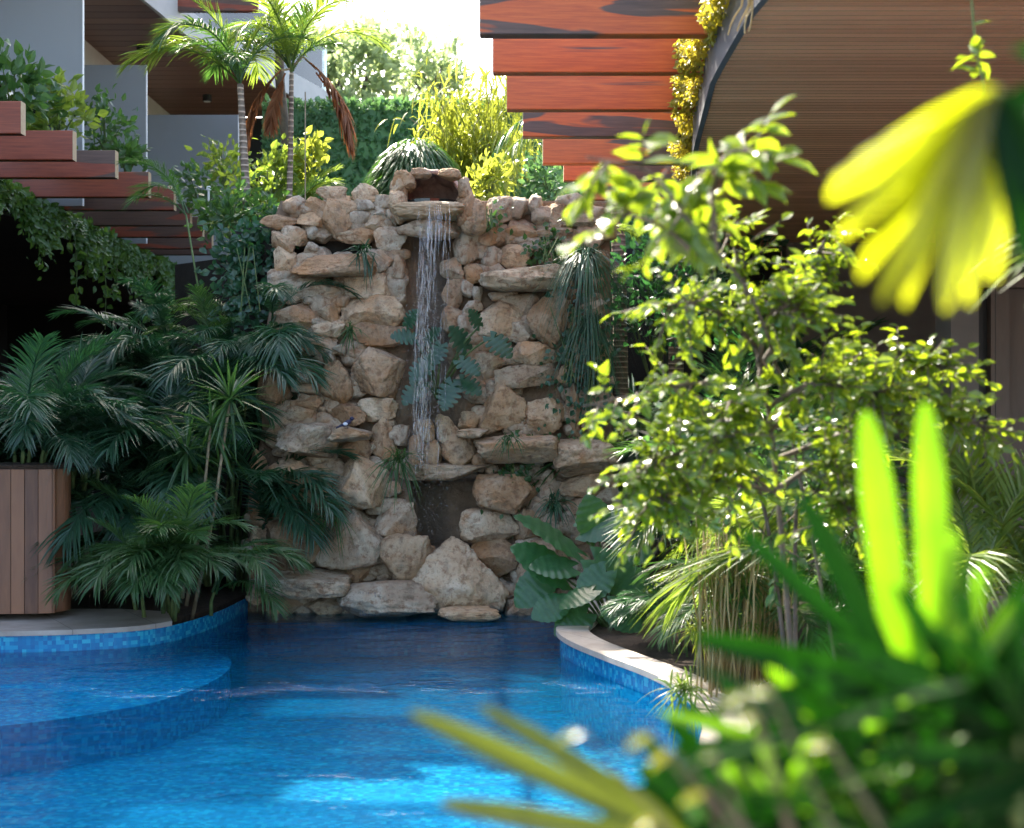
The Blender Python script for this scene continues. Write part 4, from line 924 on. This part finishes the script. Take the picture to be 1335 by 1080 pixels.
# elephant ears beside the pool
EAR = [big_leaf_mesh(L_BIG, 1, .5, 7, i, depth=.10) for i in range(2)]
ee = thing('elephant_ear', 'elephant ear plant with big ribbed leaves at the right foot of the rock wall', 'plant', P(800, 835, 10.6)); st_ = MB(); root = P(803, 838, 10.6)
for hu, hv, tu, tv, Y, nr in [(752, 720, 690, 672, 10.6, (-.2, -.25, 1)), (735, 752, 682, 714, 10.5, (-.3, -.5, .9)), (715, 750, 678, 782, 10.6, (-.4, -.9, .3)), (762, 690, 815, 672, 10.9, (0, -.7, .7)), (775, 730, 822, 762, 10.4, (.1, -.9, .5)), (772, 770, 735, 785, 10.2, (-.1, -.4, 1)), (765, 800, 730, 822, 10.3, (-.2, -.9, .3)), (812, 750, 850, 790, 10.4, (.2, -.9, .4)), (780, 700, 770, 655, 10.9, (0, -.8, .6)), (745, 740, 700, 735, 10.4, (-.3, -.6, .8)), (790, 745, 760, 775, 10.3, (0, -.9, .5)), (800, 715, 845, 720, 10.7, (.2, -.7, .7)), (735, 785, 700, 800, 10.3, (-.2, -.8, .5)), (795, 790, 830, 815, 10.2, (.2, -.9, .4))]:
    place_leaf(ee, EAR[int(hu) % 2], P(hu, hv, Y), P(hu + (tu - hu) * 1.2, hv + (tv - hv) * 1.2, Y - .08) , nr, root, st_)
kid('stems', st_.mesh('stems', M_STEM, True), ee, (0, 0, 0))
# papyrus-like stalks in the sun at the right coping
def stalks(label, u, Y, n_, seed, h, name='reed_clump'):
    g = np.random.default_rng(seed); b = P(u, 0, Y); b[2] = .14
    t = tag(bpy.data.objects.new(name, None), label, 'plant'); COL.objects.link(t); t.location = tuple(b)
    m = MB(); lf = MB(); rosb, rosd = [], []
    for i in range(n_):
        p = b + np.array([g.normal(0, .07), g.normal(0, .1), 0]); q = p + np.array([g.normal(0, .06), g.normal(0, .06), h * g.uniform(.7, 1.1)])
        m.tube([p, (p + q) / 2 + g.normal(0, .012, 3), q], [.006, .005, .004], 5)
        for f_ in (g.uniform(.3, 1, 2) if i % 2 else [1.0]):
            k_ = 9; dd = rand_dirs(k_, .1, g); rosb.append(np.repeat((p + (q - p) * f_)[None], k_, 0)); rosd.append(dd)
    rosb, rosd = np.concatenate(rosb), np.concatenate(rosd)
    blades(lf, rosb, rosd, np.tile([0, 0, 1.], (len(rosb), 1)) + .01, g.uniform(.07, .17, len(rosb)), .009, .35)
    kid('stalks', m.mesh('stalks', L_STRAW, True), t, (0, 0, 0)); kid('foliage', lf.mesh('foliage', L_LIGHT), t, (0, 0, 0))
stalks('sunlit clump of straw coloured stalks with spidery leaves beside the coping', 944, 7.9, 60, 1, .9)
stalks('thinner clump of straw coloured stalks behind the dark foreground blades', 995, 8.2, 26, 2, .8)
tuft('variegated grassy plant hanging over the white sunlit coping', P(890, 900, 7.3), 70, .22, L_LIGHT, 21, .5, .012, .5, 'grass_tuft', 'plant', False)
tuft('reddish spidery plant at the foot of the straw stalks', P(910, 822, 7.9), 60, .18, L_BAMBOO, 22, .4, .01, .4, 'grass_tuft', 'plant', False)

# ---------------------------------------------------------------- terrace planting and backdrop
def shell_leaves(m, pts, out_, g, size, mt_w=1.0):
    leaves(m, pts, unit(out_ + g.normal(0, .7, pts.shape)), out_ + g.normal(0, .6, pts.shape), g.uniform(.7, 1.25, len(pts)) * size, mt_w)
def hedge():
    g = np.random.default_rng(3); a, b = P(340, 132, 21), P(690, 132, 21); z1 = a[2]
    t = thing('hedge_wall', 'tall clipped green hedge wall behind the waterfall', 'hedge', ((a[0] + b[0]) / 2, 21.3, 3.2))
    core = MB(); core.box((a[0], 21.12, 3.1), (b[0] + 2.5, 21.7, z1 - .1)); kid('core', core.mesh('core', L_HEDGE), t, (0, 0, 0))
    k_ = 17000; x = g.uniform(a[0], b[0] + 2.5, k_); z = g.uniform(3.2, z1, k_)
    m = MB(); pts = np.stack([x, 21.08 + .1 * g.random(k_), z], 1); shell_leaves(m, pts, np.tile([0, -1., .25], (k_, 1)), g, .085)
    k_ = 2200; pts = np.stack([g.uniform(a[0], b[0] + 2.5, k_), g.uniform(21.05, 21.75, k_), z1 - .08 + .09 * g.random(k_)], 1); shell_leaves(m, pts, np.tile([0, -.2, 1.], (k_, 1)), g, .12)
    kid('foliage', m.mesh('foliage', L_HEDGE), t, (0, 0, 0))
hedge()
def dome_bush():
    g = np.random.default_rng(4); c = P(541, 262, 17); rx, rz = 56 / F * 17, 84 / F * 17
    t = thing('dome_shrub', 'rounded weeping green shrub behind the stone basin', 'shrub', (c[0], c[1], 3.28))
    k_ = 2600; d = rand_dirs(k_, .5, g); pts = c + d * np.array([rx, rx, rz]) * g.uniform(.8, .97, k_)[:, None]
    m = MB(); dd = d * [1, 1, .2] + [0, 0, -.15]; blades(m, pts, dd, d + .01, g.uniform(.14, .26, k_), .022, .8)
    kid('foliage', m.mesh('foliage', L_MID), t, (0, 0, 0))
    m = MB(); v = ico(3)[0] * np.array([rx, rx, rz]) * .86; m.add(v + c, ico(3)[1]); m.tube([c * [1, 1, 0] + [0, 0, 3.2], c], .05, 6); kid('stems', m.mesh('stems', L_HEDGE), t, (0, 0, 0))
dome_bush()
def bamboo():
    g = np.random.default_rng(6); t = thing('bamboo', 'bright yellow-green bamboo with hanging leaves behind the waterfall', 'bamboo', P(615, 265, 18))
    m = MB(); f_ = MB()
    for i in range(16):
        b = P(g.uniform(590, 650), 275, 18 + g.normal(0, .3)); h = g.uniform(.9, 1.75); lean = np.array([g.normal(0, .28), g.normal(0, .25), 0])
        pts = catmull([b, b + lean * .3 + [0, 0, h * .6], b + lean * 1.4 + [0, 0, h]], 6); m.tube(pts, np.linspace(.014, .006, len(pts)), 5)
        k_ = 130; s = g.uniform(.25, 1, k_); q = np.stack([np.interp(s, np.linspace(0, 1, len(pts)), pts[:, j]) for j in range(3)], 1) + g.normal(0, .14, (k_, 3))
        dd = rand_dirs(k_, -.5, g); blades(f_, q, dd, np.tile([0, -.3, 1.], (k_, 1)) + g.normal(0, .3, (k_, 3)), g.uniform(.16, .34, k_), .03, .6)
    kid('culms', m.mesh('culms', M_CANE), t, (0, 0, 0)); kid('foliage', f_.mesh('foliage', L_BAMBOO), t, (0, 0, 0))
bamboo()
def tree(name, label, base, crown, rad, n_, size, mt, seed, clusters=26, group=None):
    g = np.random.default_rng(seed); t = thing(name, label, 'tree', base, group); base = np.array(base, float); crown = np.array(crown, float); rad = np.array(rad, float)
    m = MB(); fork = base + (crown - base) * .55; m.tube(catmull([base, (base + fork) / 2 + g.normal(0, .1, 3), fork], 5), np.linspace(.22, .13, 11), 8)
    cs = []
    for i in range(clusters):
        d = rand_dirs(1, .15, g)[0]; c = crown + d * rad * g.uniform(.35, .95); cs.append(c)
        if i % 2 == 0: m.tube(catmull([fork, (fork + c) / 2 + g.normal(0, .2, 3) + [0, 0, -.15], c], 5), np.linspace(.08, .015, 11), 5)
    kid('trunk', m.mesh('trunk', M_BARK, True), t, (0, 0, 0))
    cs = np.array(cs); k_ = g.integers(0, clusters, n_); pts = cs[k_] + g.normal(0, 1, (n_, 3)) * rad * .15
    f_ = MB(); shell_leaves(f_, pts, unit(pts - crown) + [0, 0, .3], g, size, 1.1); kid('crown', f_.mesh('crown', mt), t, (0, 0, 0))
G4 = 'airy trees beyond the hedge'
def tc(u, v, Y): return P(u, v, Y)
tree('tree', 'airy green tree paled by backlight and haze, rising beyond the hedge left of centre', P(470, 300, 30), P(455, 95, 30), (1.4, 1.3, 1.2), 1900, .2, L_TREE, 31, 30, G4)
tree('tree', 'lighter airy tree beyond the hedge beside the red beams', P(565, 300, 32), P(560, 105, 32), (1.05, 1.2, 1.15), 1300, .2, L_TREE, 32, 22, G4)
tree('tree', 'low airy tree peeking between the young palm crowns', P(400, 300, 31), P(395, 95, 31), (.9, 1.0, 1.2), 1300, .2, L_TREE, 33, 16, G4)
def bush(label, u, v, Y, r, n_, mt, seed, size=.09, cat='shrub', group=None, name='leafy_bush', zb=0):
    g = np.random.default_rng(seed); c = P(u, v, Y); t = thing(name, label, cat, c - [0, 0, r], group)
    k_ = 7; cs = c + rand_dirs(k_, .3, g) * r * .6; j = g.integers(0, k_, n_); pts = cs[j] + g.normal(0, 1, (n_, 3)) * r * .3
    f_ = MB(); shell_leaves(f_, pts, unit(pts - c) + [0, 0, .2], g, size, 1.1); kid('foliage', f_.mesh('foliage', mt), t, (0, 0, 0))
    m = MB()
    for a in cs: m.tube([c - [0, 0, r * 1.1], (c + a) / 2 - [0, 0, r * .4], a], [.012, .01, .005], 5)
    kid('stems', m.mesh('stems', M_STEM), t, (0, 0, 0))
G5 = 'bushes along the left balcony and terrace'
bush('bright bush on the balcony at the left edge behind the first red beam', 18, 118, 13.4, .35, 260, L_MID, 41, .13, group=G5)
bush('bright big-leaved bush on the balcony between the first two red beams', 75, 150, 14, .32, 240, L_LIGHT, 42, .13, group=G5)
bush('round small-leaved bush before the second frosted screen', 138, 165, 16.2, .3, 240, L_MID, 43, .1, group=G5)
bush('low bush at the right end of the third red beam', 165, 212, 16.0, .2, 140, L_MID, 44, .11, group=G5)
bush('leafy bush before the third frosted screen', 262, 245, 17, .3, 260, L_MID, 45, .1, group=G5)
bush('tall leafy bush beside the young palm trunk on the terrace', 292, 215, 16.4, .26, 170, L_LIGHT, 46, .1, group=G5)
bush('bright yellow-green bush below the dead palm fronds', 408, 215, 15, .24, 300, L_BAMBOO, 47, .1, group=G5)
bush('green bush at the foot of the two young palms', 350, 228, 14.6, .3, 330, L_LIGHT, 48, .1, group=G5)
bush('dark bush spilling over the terrace edge left of the rock wall', 310, 285, 13.6, .32, 380, L_MID, 49, .09, group=G5)
bush('dark leafy bush between the two palm trunks on the right', 850, 400, 15.0, .75, 800, L_DARK, 55, .11, group=G5)
bush('dark leafy bush under the timber ceiling behind the shrub', 940, 370, 16.4, .9, 800, L_DARK, 56, .12, group=G5)
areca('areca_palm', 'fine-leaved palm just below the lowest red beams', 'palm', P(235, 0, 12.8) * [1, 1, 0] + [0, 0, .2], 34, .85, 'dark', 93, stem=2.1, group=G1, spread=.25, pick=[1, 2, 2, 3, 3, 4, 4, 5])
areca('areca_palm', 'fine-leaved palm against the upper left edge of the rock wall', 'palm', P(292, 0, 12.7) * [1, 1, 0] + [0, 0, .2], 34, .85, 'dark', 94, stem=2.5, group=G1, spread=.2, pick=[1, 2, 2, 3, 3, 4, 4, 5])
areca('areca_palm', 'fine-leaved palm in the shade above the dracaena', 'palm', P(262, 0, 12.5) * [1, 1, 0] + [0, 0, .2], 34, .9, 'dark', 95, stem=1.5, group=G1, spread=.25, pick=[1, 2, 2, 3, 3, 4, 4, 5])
bush('dark bush filling the upper left corner beside the rock wall', 335, 345, 12.95, .32, 600, L_DARK, 53, .10, group=G5)
bush('bright bush behind the right side of the stone basin', 640, 235, 14.2, .22, 260, L_BAMBOO, 50, .09, group=G5)
bush('dark shrub under the red beams right of the hanging fronds', 720, 235, 16, .3, 320, L_HEDGE, 51, .09, group=G5)
areca('areca_palm', 'low areca palm between the young palm trunks on the terrace', 'palm', P(365, 0, 14.9) * [1, 1, 0] + [0, 0, 3.3], 30, .85, 'light', 91, stem=.2, group=G2)
areca('areca_palm', 'bright small palm behind the right end of the rock wall top', 'palm', P(765, 0, 14.0) * [1, 1, 0] + [0, 0, 3.2], 14, .55, 'light', 92, stem=.15, group=G2)
m = MB(); m.tube([P(398, 280, 12.9), P(398, 120, 12.9)], .006, 6); tag(kid('plant_stake', m.mesh('plant_stake', M_CANE), None), 'thin upright cane standing on the left top of the rock wall', 'plant stake')
t = thing('garden_lamp', 'small white garden lamp post on the terrace behind the lower red beams', 'garden lamp', P(272, 266, 16)); m = MB(); m.tube([P(272, 270, 16), P(272, 248, 16)], .012, 8); kid('post', m.mesh('post', M_WHITE), t, (0, 0, 0)); m = MB(); m.tube([P(272, 248, 16), P(272, 243, 16)], [.03, .02], 8); kid('head', m.mesh('head', M_WHITE), t, (0, 0, 0))

# ---------------------------------------------------------------- vines and creepers on the slab edges
def vine_curtain():
    g = np.random.default_rng(8); t = thing('vine_curtain', 'green vine draped along the dark edge of the left balcony slab', 'climbing plant', (-4.9, 15, CAMZ + 2))
    k_ = 12000; y = g.uniform(9, 24, k_); z = CAMZ + 2.22 - np.abs(g.normal(0, .17, k_)) * (1 + .5 * np.sin(y * 3)); x = ledge_x(y) + .04 + .08 * g.random(k_)
    m = MB(); leaves(m, np.stack([x, y, z], 1), rand_dirs(k_, -.8, g), np.tile([1., -.4, .4], (k_, 1)) + g.normal(0, .4, (k_, 3)), g.uniform(.06, .11, k_), 1.3); kid('foliage', m.mesh('foliage', L_VINE), t, (0, 0, 0))
    s = MB(); f_ = MB()
    for (u, v0, v1, Y) in ((97, 300, 395, 16.4), (112, 310, 360, 16.8), (135, 325, 430, 17.4), (150, 330, 385, 17.8), (192, 345, 420, 18.4), (60, 285, 320, 15.6)):
        a, b = P(u, v0, Y), P(u + 2, v1, Y); s = MB(); s.tube([a, (a + b) / 2 + [.02, 0, 0], b], .006, 4); n_ = 34; kid('strand', s.mesh('strand', M_STEM), t, (0, 0, 0))
        q = a + (b - a) * g.random((n_, 1)) + g.normal(0, .025, (n_, 3)); leaves(f_, q, rand_dirs(n_, -.4, g), np.tile([.3, -1., .5], (n_, 1)) + g.normal(0, .4, (n_, 3)), g.uniform(.08, .13, n_), 1.2)
    kid('strand_leaves', f_.mesh('strand_leaves', L_VINE), t, (0, 0, 0))
vine_curtain()
def creeper():
    g = np.random.default_rng(9); t = thing('creeper', 'yellow-green creeper covering the curved slab edge between red beams and timber ceiling', 'climbing plant', (1.15, 9, 3.9))
    k_ = 26000; y = g.uniform(5.5, 13.5, k_); z = 3.80 + .62 * g.random(k_); x = redge(y) - .03 - (.10 + .05 * np.sin(y * 4.3) + .03 * np.sin(y * 11)) * g.random(k_) ** .6
    m = MB(); leaves(m, np.stack([x, y, z], 1), rand_dirs(k_, -.2, g), np.tile([-1., -.6, .6], (k_, 1)) + g.normal(0, .5, (k_, 3)), g.uniform(.028, .05, k_), 1.3); kid('foliage', m.mesh('foliage', L_CREEP), t, (0, 0, 0))
    for i in range(14):
        s = MB(); y0 = 5.6 + i * .55; s.tube([(redge(y0) - .03, y0, 4.1), (redge(y0) - .05, y0 + .2, 3.8)], .006, 4); kid('stem', s.mesh('stem', M_BARK), t, (0, 0, 0))
creeper()
g = np.random.default_rng(10); m = MB()
for i in range(5):
    p = [P(985 + g.normal(0, 3), -30, 6.6)]; 
    for k_ in range(6): p.append(p[-1] + np.array([g.normal(-.006, .012), g.normal(0, .01), -.05 * g.uniform(.6, 1.1)]))
    m.tube(p, np.linspace(.007, .003, 7), 5)
tag(kid('dry_root', m.mesh('dry_root', L_STRAW), None), 'dry twisted root dangling from the curved edge of the timber ceiling', 'dry root')

# ---------------------------------------------------------------- sunlit leafy shrubs, right middle ground
def shrub(label, root, branches, seed, size, mt=L_FICUS, per=60, spread=.12, name='leafy_shrub', r0=.02, den=4, nb=(-.42, -.32, .84), nj=.42):
    g = np.random.default_rng(seed); root = np.array(root, float); t = thing(name, label, 'shrub', root)
    wood, f_ = MB(), MB()
    for br in branches:
        pts = catmull([np.array(p, float) for p in br[0]], 8); n_ = br[1] if len(br) > 1 else per
        wood.tube(pts, np.linspace(r0 * .6, .003, len(pts)), 5)
        L = len(pts)
        for _ in range(max(3, int(n_ / den))):
            i = int(g.uniform(.25, .999) * (L - 1)); b = pts[i]; d = rand_dirs(1, .25, g)[0]; ln = spread * g.uniform(.5, 1.6)
            e = b + d * ln + [0, 0, -.25 * ln]; wood.tube([b, (b + e) / 2 + [0, 0, .03 * ln], e], [.004, .003, .0015], 4)
            q = np.linspace(.2, 1, 9)[:, None]; tw = b + (e - b) * q; sgn = np.where(np.arange(9) % 2, 1, -1)[:, None]
            sd_ = unit(np.cross(d, [0, 0, 1.])); dd = unit(d[None] * .7 + sd_[None] * sgn * .8 + g.normal(0, .35, (9, 3)) + [0, 0, -.35])
            leaves(f_, tw, dd, np.tile(nb, (9, 1)) + g.normal(0, nj, (9, 3)), g.uniform(.5, 1.3, 9) * size, 1.0)
    kid('branches', wood.mesh('branches', M_BARK, True), t, (0, 0, 0)); kid('foliage', f_.mesh('foliage', mt), t, (0, 0, 0))
def Q(*a): return [P(*x) for x in a]
base1 = np.array([1.35, 5.6, .14])
shrub('nearest leafy shrub reaching left across the red beams with large glowing leaves', base1,
      [([base1, P(1030, 560, 5.5), P(985, 400, 4.5), P(900, 290, 3.45), P(845, 225, 3.4), P(765, 205, 3.35)], 70), ([P(935, 340, 3.5), P(930, 250, 3.5), P(945, 205, 3.5), P(985, 190, 3.5)], 80),
       ([P(925, 350, 3.5), P(870, 300, 3.5), P(820, 280, 3.5), P(800, 275, 3.5)], 50), ([P(930, 330, 3.6), P(890, 250, 3.7), P(870, 215, 3.7)], 45)], 1, .08, spread=.10, den=8, r0=.012)
base2 = np.array([1.05, 5.2, .14])
br2 = [([base2, P(1010, 600, 5.2), P(985, 450, 5.2), P(960, 330, 5.2), P(930, 290, 5.1)], 110),
       (Q((985, 450, 5.2), (940, 410, 5.1), (900, 395, 5.0), (865, 400, 5.0)), 110), (Q((1000, 520, 5.2), (920, 500, 5.1), (850, 510, 5.0), (760, 530, 4.9)), 80),
       (Q((990, 480, 5.3), (1040, 400, 5.4), (1060, 340, 5.4), (1085, 300, 5.4)), 160), (Q((1005, 560, 5.3), (1090, 480, 5.4), (1180, 470, 5.4), (1235, 480, 5.4)), 200),
       (Q((1010, 600, 5.3), (1120, 560, 5.4), (1220, 540, 5.3), (1290, 560, 5.3)), 200), (Q((1010, 640, 5.2), (930, 590, 5.1), (860, 600, 5.0), (820, 640, 5.0)), 180),
       (Q((1010, 640, 5.2), (930, 630, 5.1), (870, 645, 5.0), (825, 660, 5.0)), 150), (Q((1010, 640, 5.2), (1080, 600, 5.2), (1100, 650, 5.1), (1120, 690, 5.1)), 140),
       (Q((1005, 560, 5.2), (960, 520, 5.0), (940, 560, 4.9), (920, 600, 4.9)), 140), (Q((990, 470, 5.2), (1000, 420, 5.1), (1020, 400, 5.0), (1060, 420, 5.0)), 140), (Q((1000, 530, 5.2), (1060, 500, 5.0), (1120, 510, 5.0), (1160, 520, 5.0)), 150)]
shrub('broad leafy shrub with small sunlit leaves in the middle of the right bed', base2, br2, 2, .058, spread=.15, r0=.02, den=3.6)
base3 = np.array([1.25, 6.4, .14])
shrub('darker leafy shrub standing behind the broad sunlit one', base3, [([base3, P(1000, 680, 6.4), P(960, 600, 6.4), P(880, 540, 6.3)], 150), ([base3, P(1040, 640, 6.4), P(1080, 560, 6.4), P(1150, 520, 6.4)], 170),
      (Q((1040, 640, 6.4), (1100, 640, 6.3), (1180, 660, 6.2)), 140)], 3, .06, L_MID, spread=.2)
# thin vine with few leaves near the right ceiling
t = thing('hanging_vine', 'thin vine with a few pale leaves hanging near the right edge under the ceiling', 'climbing plant', P(1275, 230, 4.5)); m = MB(); f_ = MB(); g = np.random.default_rng(12)
pts = catmull([P(1262, -60, 4.5), P(1272, 60, 4.5), P(1284, 130, 4.5), P(1280, 250, 4.5)], 8); m.tube(pts, .004, 5)
q = pts[g.integers(6, len(pts), 22)]; leaves(f_, q, rand_dirs(22, -.1, g), np.tile([0, -.4, 1.], (22, 1)) + g.normal(0, .4, (22, 3)), g.uniform(.06, .1, 22)); kid('stem', m.mesh('stem', M_STEM), t, (0, 0, 0)); kid('foliage', f_.mesh('foliage', L_FICUS), t, (0, 0, 0))
t_ = thing('fern', 'sunlit feathery fern at the right edge below the glowing yellow leaf', 'fern', P(1330, 330, 4.0)); m = MB(); 
k_ = 60; blades(m, np.repeat(P(1390, 300, 4.0)[None], k_, 0) + g.normal(0, .03, (k_, 3)), np.stack([-np.abs(g.normal(.8, .3, k_)), g.normal(0, .4, k_), g.normal(-.1, .35, k_)], 1), np.tile([0, -.3, 1.], (k_, 1)), g.uniform(.12, .3, k_), .014, .3); kid('foliage', m.mesh('foliage', L_LIGHT), t_, (0, 0, 0))

# ---------------------------------------------------------------- blurred foreground lady palms
WIDE = dict(secs=(0, .15, .4, .75, .93, 1), prof=(.25, .75, 1, .95, .6, None), tip=.22)
GLINT = (-.5, -.33, .8)
def fan(par, hub, tips, width, mt, seed=0, nrm=(0, -.8, .6), root=None, droop=.0, jit=.25):
    hub = np.array(hub); tips = np.array(tips); g = np.random.default_rng(seed); d = tips - hub; L = np.linalg.norm(d, axis=1); m = MB()
    blades(m, np.repeat(hub[None], len(tips), 0), d, np.tile(nrm, (len(tips), 1)) + g.normal(0, jit, (len(tips), 3)), L, width, droop, fold=.3, **WIDE)
    o = kid('leaf', m.mesh('leaf', mt), par, (0, 0, 0))
    if root is not None:
        s = MB(); root = np.array(root); s.tube(catmull([root, (root + hub) / 2 + [0, 0, .06], hub], 6), np.linspace(.006, .0035, 13), 6); kid('petiole', s.mesh('petiole', M_STEM), par, (0, 0, 0))
    return o
def cane(par, pts, r=.012):
    m = MB(); m.tube(catmull(pts, 6), r, 7); kid('cane', m.mesh('cane', M_BARK), par, (0, 0, 0))
# glowing yellow fan leaf, top right
Y1 = 1.25
yl = thing('lady_palm', 'very close blurred palm with a glowing yellow fan leaf at the upper right', 'palm', (1.15, 1.5, .14))
hb_ = P(1300, 120, Y1)
fan(yl, hb_, Q((1080, 258, 1.2), (1096, 310, 1.19), (1122, 362, 1.2), (1150, 396, 1.18), (1180, 400, 1.2), (1233, 405, 1.2), (1264, 398, 1.22), (1296, 365, 1.24)), .04, L_YELLOW, 1, (-.3, .62, .7), (1.05, 1.45, 1.2), jit=.14)
fan(yl, hb_, Q((1084, 236, 1.15), (1120, 205, 1.15)), .022, L_YELLOW, 7, tuple(unit(np.array(sd) + unit(np.array([0, 0, CAMZ]) - P(1150, 200, 1.18)))), None, jit=.03)
fan(yl, hb_, Q((1345, 350, 1.24), (1385, 300, 1.2)), .04, L_RHAPIS, 3, (-.3, -.8, .3), None)
fan(yl, P(1390, 100, 1.35), Q((1270, 190, 1.3), (1300, 270, 1.3), (1360, 300, 1.3), (1330, 60, 1.3)), .04, L_RHAPIS, 2, (0, -.4, .9), (1.05, 1.45, 1.2))
cane(yl, [(1.15, 1.5, .14), (1.12, 1.5, .8), (1.05, 1.45, 1.2)], .014)
# dark clump with upright backlit blades, bottom right
lp = thing('lady_palm', 'blurred dark lady palm with upright backlit blades at the lower right', 'palm', (.62, 1.62, .14))
fan(lp, P(1178, 920, 1.62), Q((1128, 538, 1.62),), .04, L_BACKLIT, 3, (-.1, -1, .12), (.55, 1.6, .7), jit=.08)
fan(lp, P(1222, 920, 1.6), Q((1206, 526, 1.6),), .037, L_BACKLIT, 6, (-.1, -1, .12), (.58, 1.6, .7), jit=.08)
fan(lp, P(1170, 890, 1.6), Q((960, 690, 1.6), (905, 832, 1.55), (1045, 645, 1.66), (935, 925, 1.5), (1010, 1000, 1.5)), .03, L_RHAPIS, 4, (.1, -.85, .45), None)
fan(lp, P(1215, 950, 1.5), Q((1160, 728, 1.5), (1190, 785, 1.48), (1244, 692, 1.5), (1286, 732, 1.5), (1330, 780, 1.5)), .021, L_BACKLIT, 5, (-.1, -1, .1), (.6, 1.6, .6), jit=.1)
g = np.random.default_rng(14)
for i in range(58):
    h = P(g.uniform(1010, 1400), g.uniform(900, 1180), g.uniform(1.4, 2.1)); k_ = 6
    aa = g.normal(1.6, .55) + np.linspace(-1.0, 1.0, k_) + g.normal(0, .08, k_); L = g.uniform(.16, .29)
    tips = h + np.stack([np.cos(aa) * L, g.normal(-.04, .06, k_), np.sin(aa) * L * .8 - .03], 1) * g.uniform(.8, 1.1, (k_, 1))
    fan(lp, h, tips, g.uniform(.014, .022), L_RHAPIS if i % 11 else L_BACKLIT, 20 + i, (g.normal(0, .2), -.75, g.uniform(.3, .8)), np.array([.66 + g.normal(0, .1), 1.75 + g.normal(0, .1), g.uniform(.3, .6)]), .12)
for i in range(9):
    a = np.array([.66 + g.normal(0, .12), 1.75 + g.normal(0, .15), .14]); cane(lp, [a, a + [g.normal(0, .02), 0, .4], a + [g.normal(0, .05), g.normal(0, .05), g.uniform(.6, 1.0)]], .011)
# long leaf reaching over the water, bottom centre
ll = thing('lady_palm', 'blurred low palm stretching long olive blades over the water at the bottom', 'palm', (.35, 1.4, .14))
fan(ll, P(930, 1115, 1.4), Q((535, 920, 1.36), (575, 1040, 1.5)), .026, L_OLIVE, 60, (-.1, -.9, .5), (.3, 1.4, .6), .02, jit=.1)
fan(ll, P(900, 1100, 1.5), Q((625, 895, 1.55), (760, 985, 1.5)), .024, L_OLIVE, 61, (-.2, -.6, .9), None, .08, jit=.1)
g = np.random.default_rng(15)
for i in range(16):
    h = P(g.uniform(840, 1060), g.uniform(1040, 1120), g.uniform(1.45, 2.0)); k_ = 7; aa = g.uniform(.6, 2.6) + np.linspace(-1, 1, k_); L = g.uniform(.10, .19)
    tips = h + np.stack([np.cos(aa) * L, g.normal(-.03, .05, k_), np.sin(aa) * L * .7], 1)
    fan(ll, h, tips, .022, L_RHAPIS, 80 + i, (g.normal(0, .3), -.82, .57), (.4, 1.5, .5))
cane(ll, [(.35, 1.4, .14), (.36, 1.42, .4), (.4, 1.5, .6)])
gl_ = thing('leafy_shrub', 'thin twigs with a few glinting leaves at the bottom, blurred into bright discs', 'shrub', (.4, 1.45, .14)); m = MB(); w_ = MB(); g = np.random.default_rng(33)
pp = Q((958, 912, 1.3), (990, 903, 1.3), (862, 988, 1.28), (914, 988, 1.28), (835, 965, 1.28), (1068, 972, 1.3), (972, 938, 1.3), (745, 960, 1.36), (905, 1040, 1.28), (840, 1075, 1.3))
for k_, p in enumerate(pp):
    n_ = unit(np.array(sd) + unit(np.array([0, 0, CAMZ]) - p)) + g.normal(0, .05, 3); d = unit(np.cross(n_, [g.normal(0, .5), 1, g.normal(0, .5)]))
    leaves(m, p[None] - d * .012, d[None], n_[None], .03, 1.1)
    e = np.array([.42 + .1 * (k_ % 3), 1.5, .75]); w_.tube(catmull([e, (e + p) / 2 + [0, 0, .03], p - d * .012], 5), .0018, 4)
w_.tube([(.42, 1.45, .14), (.43, 1.5, .75)], .006, 5); w_.tube([(.42, 1.45, .14), (.52, 1.5, .75)], .006, 5); w_.tube([(.42, 1.45, .14), (.62, 1.5, .75)], .006, 5)
kid('foliage', m.mesh('foliage', L_GLOSSY), gl_, (0, 0, 0)); kid('branches', w_.mesh('branches', M_BARK), gl_, (0, 0, 0))
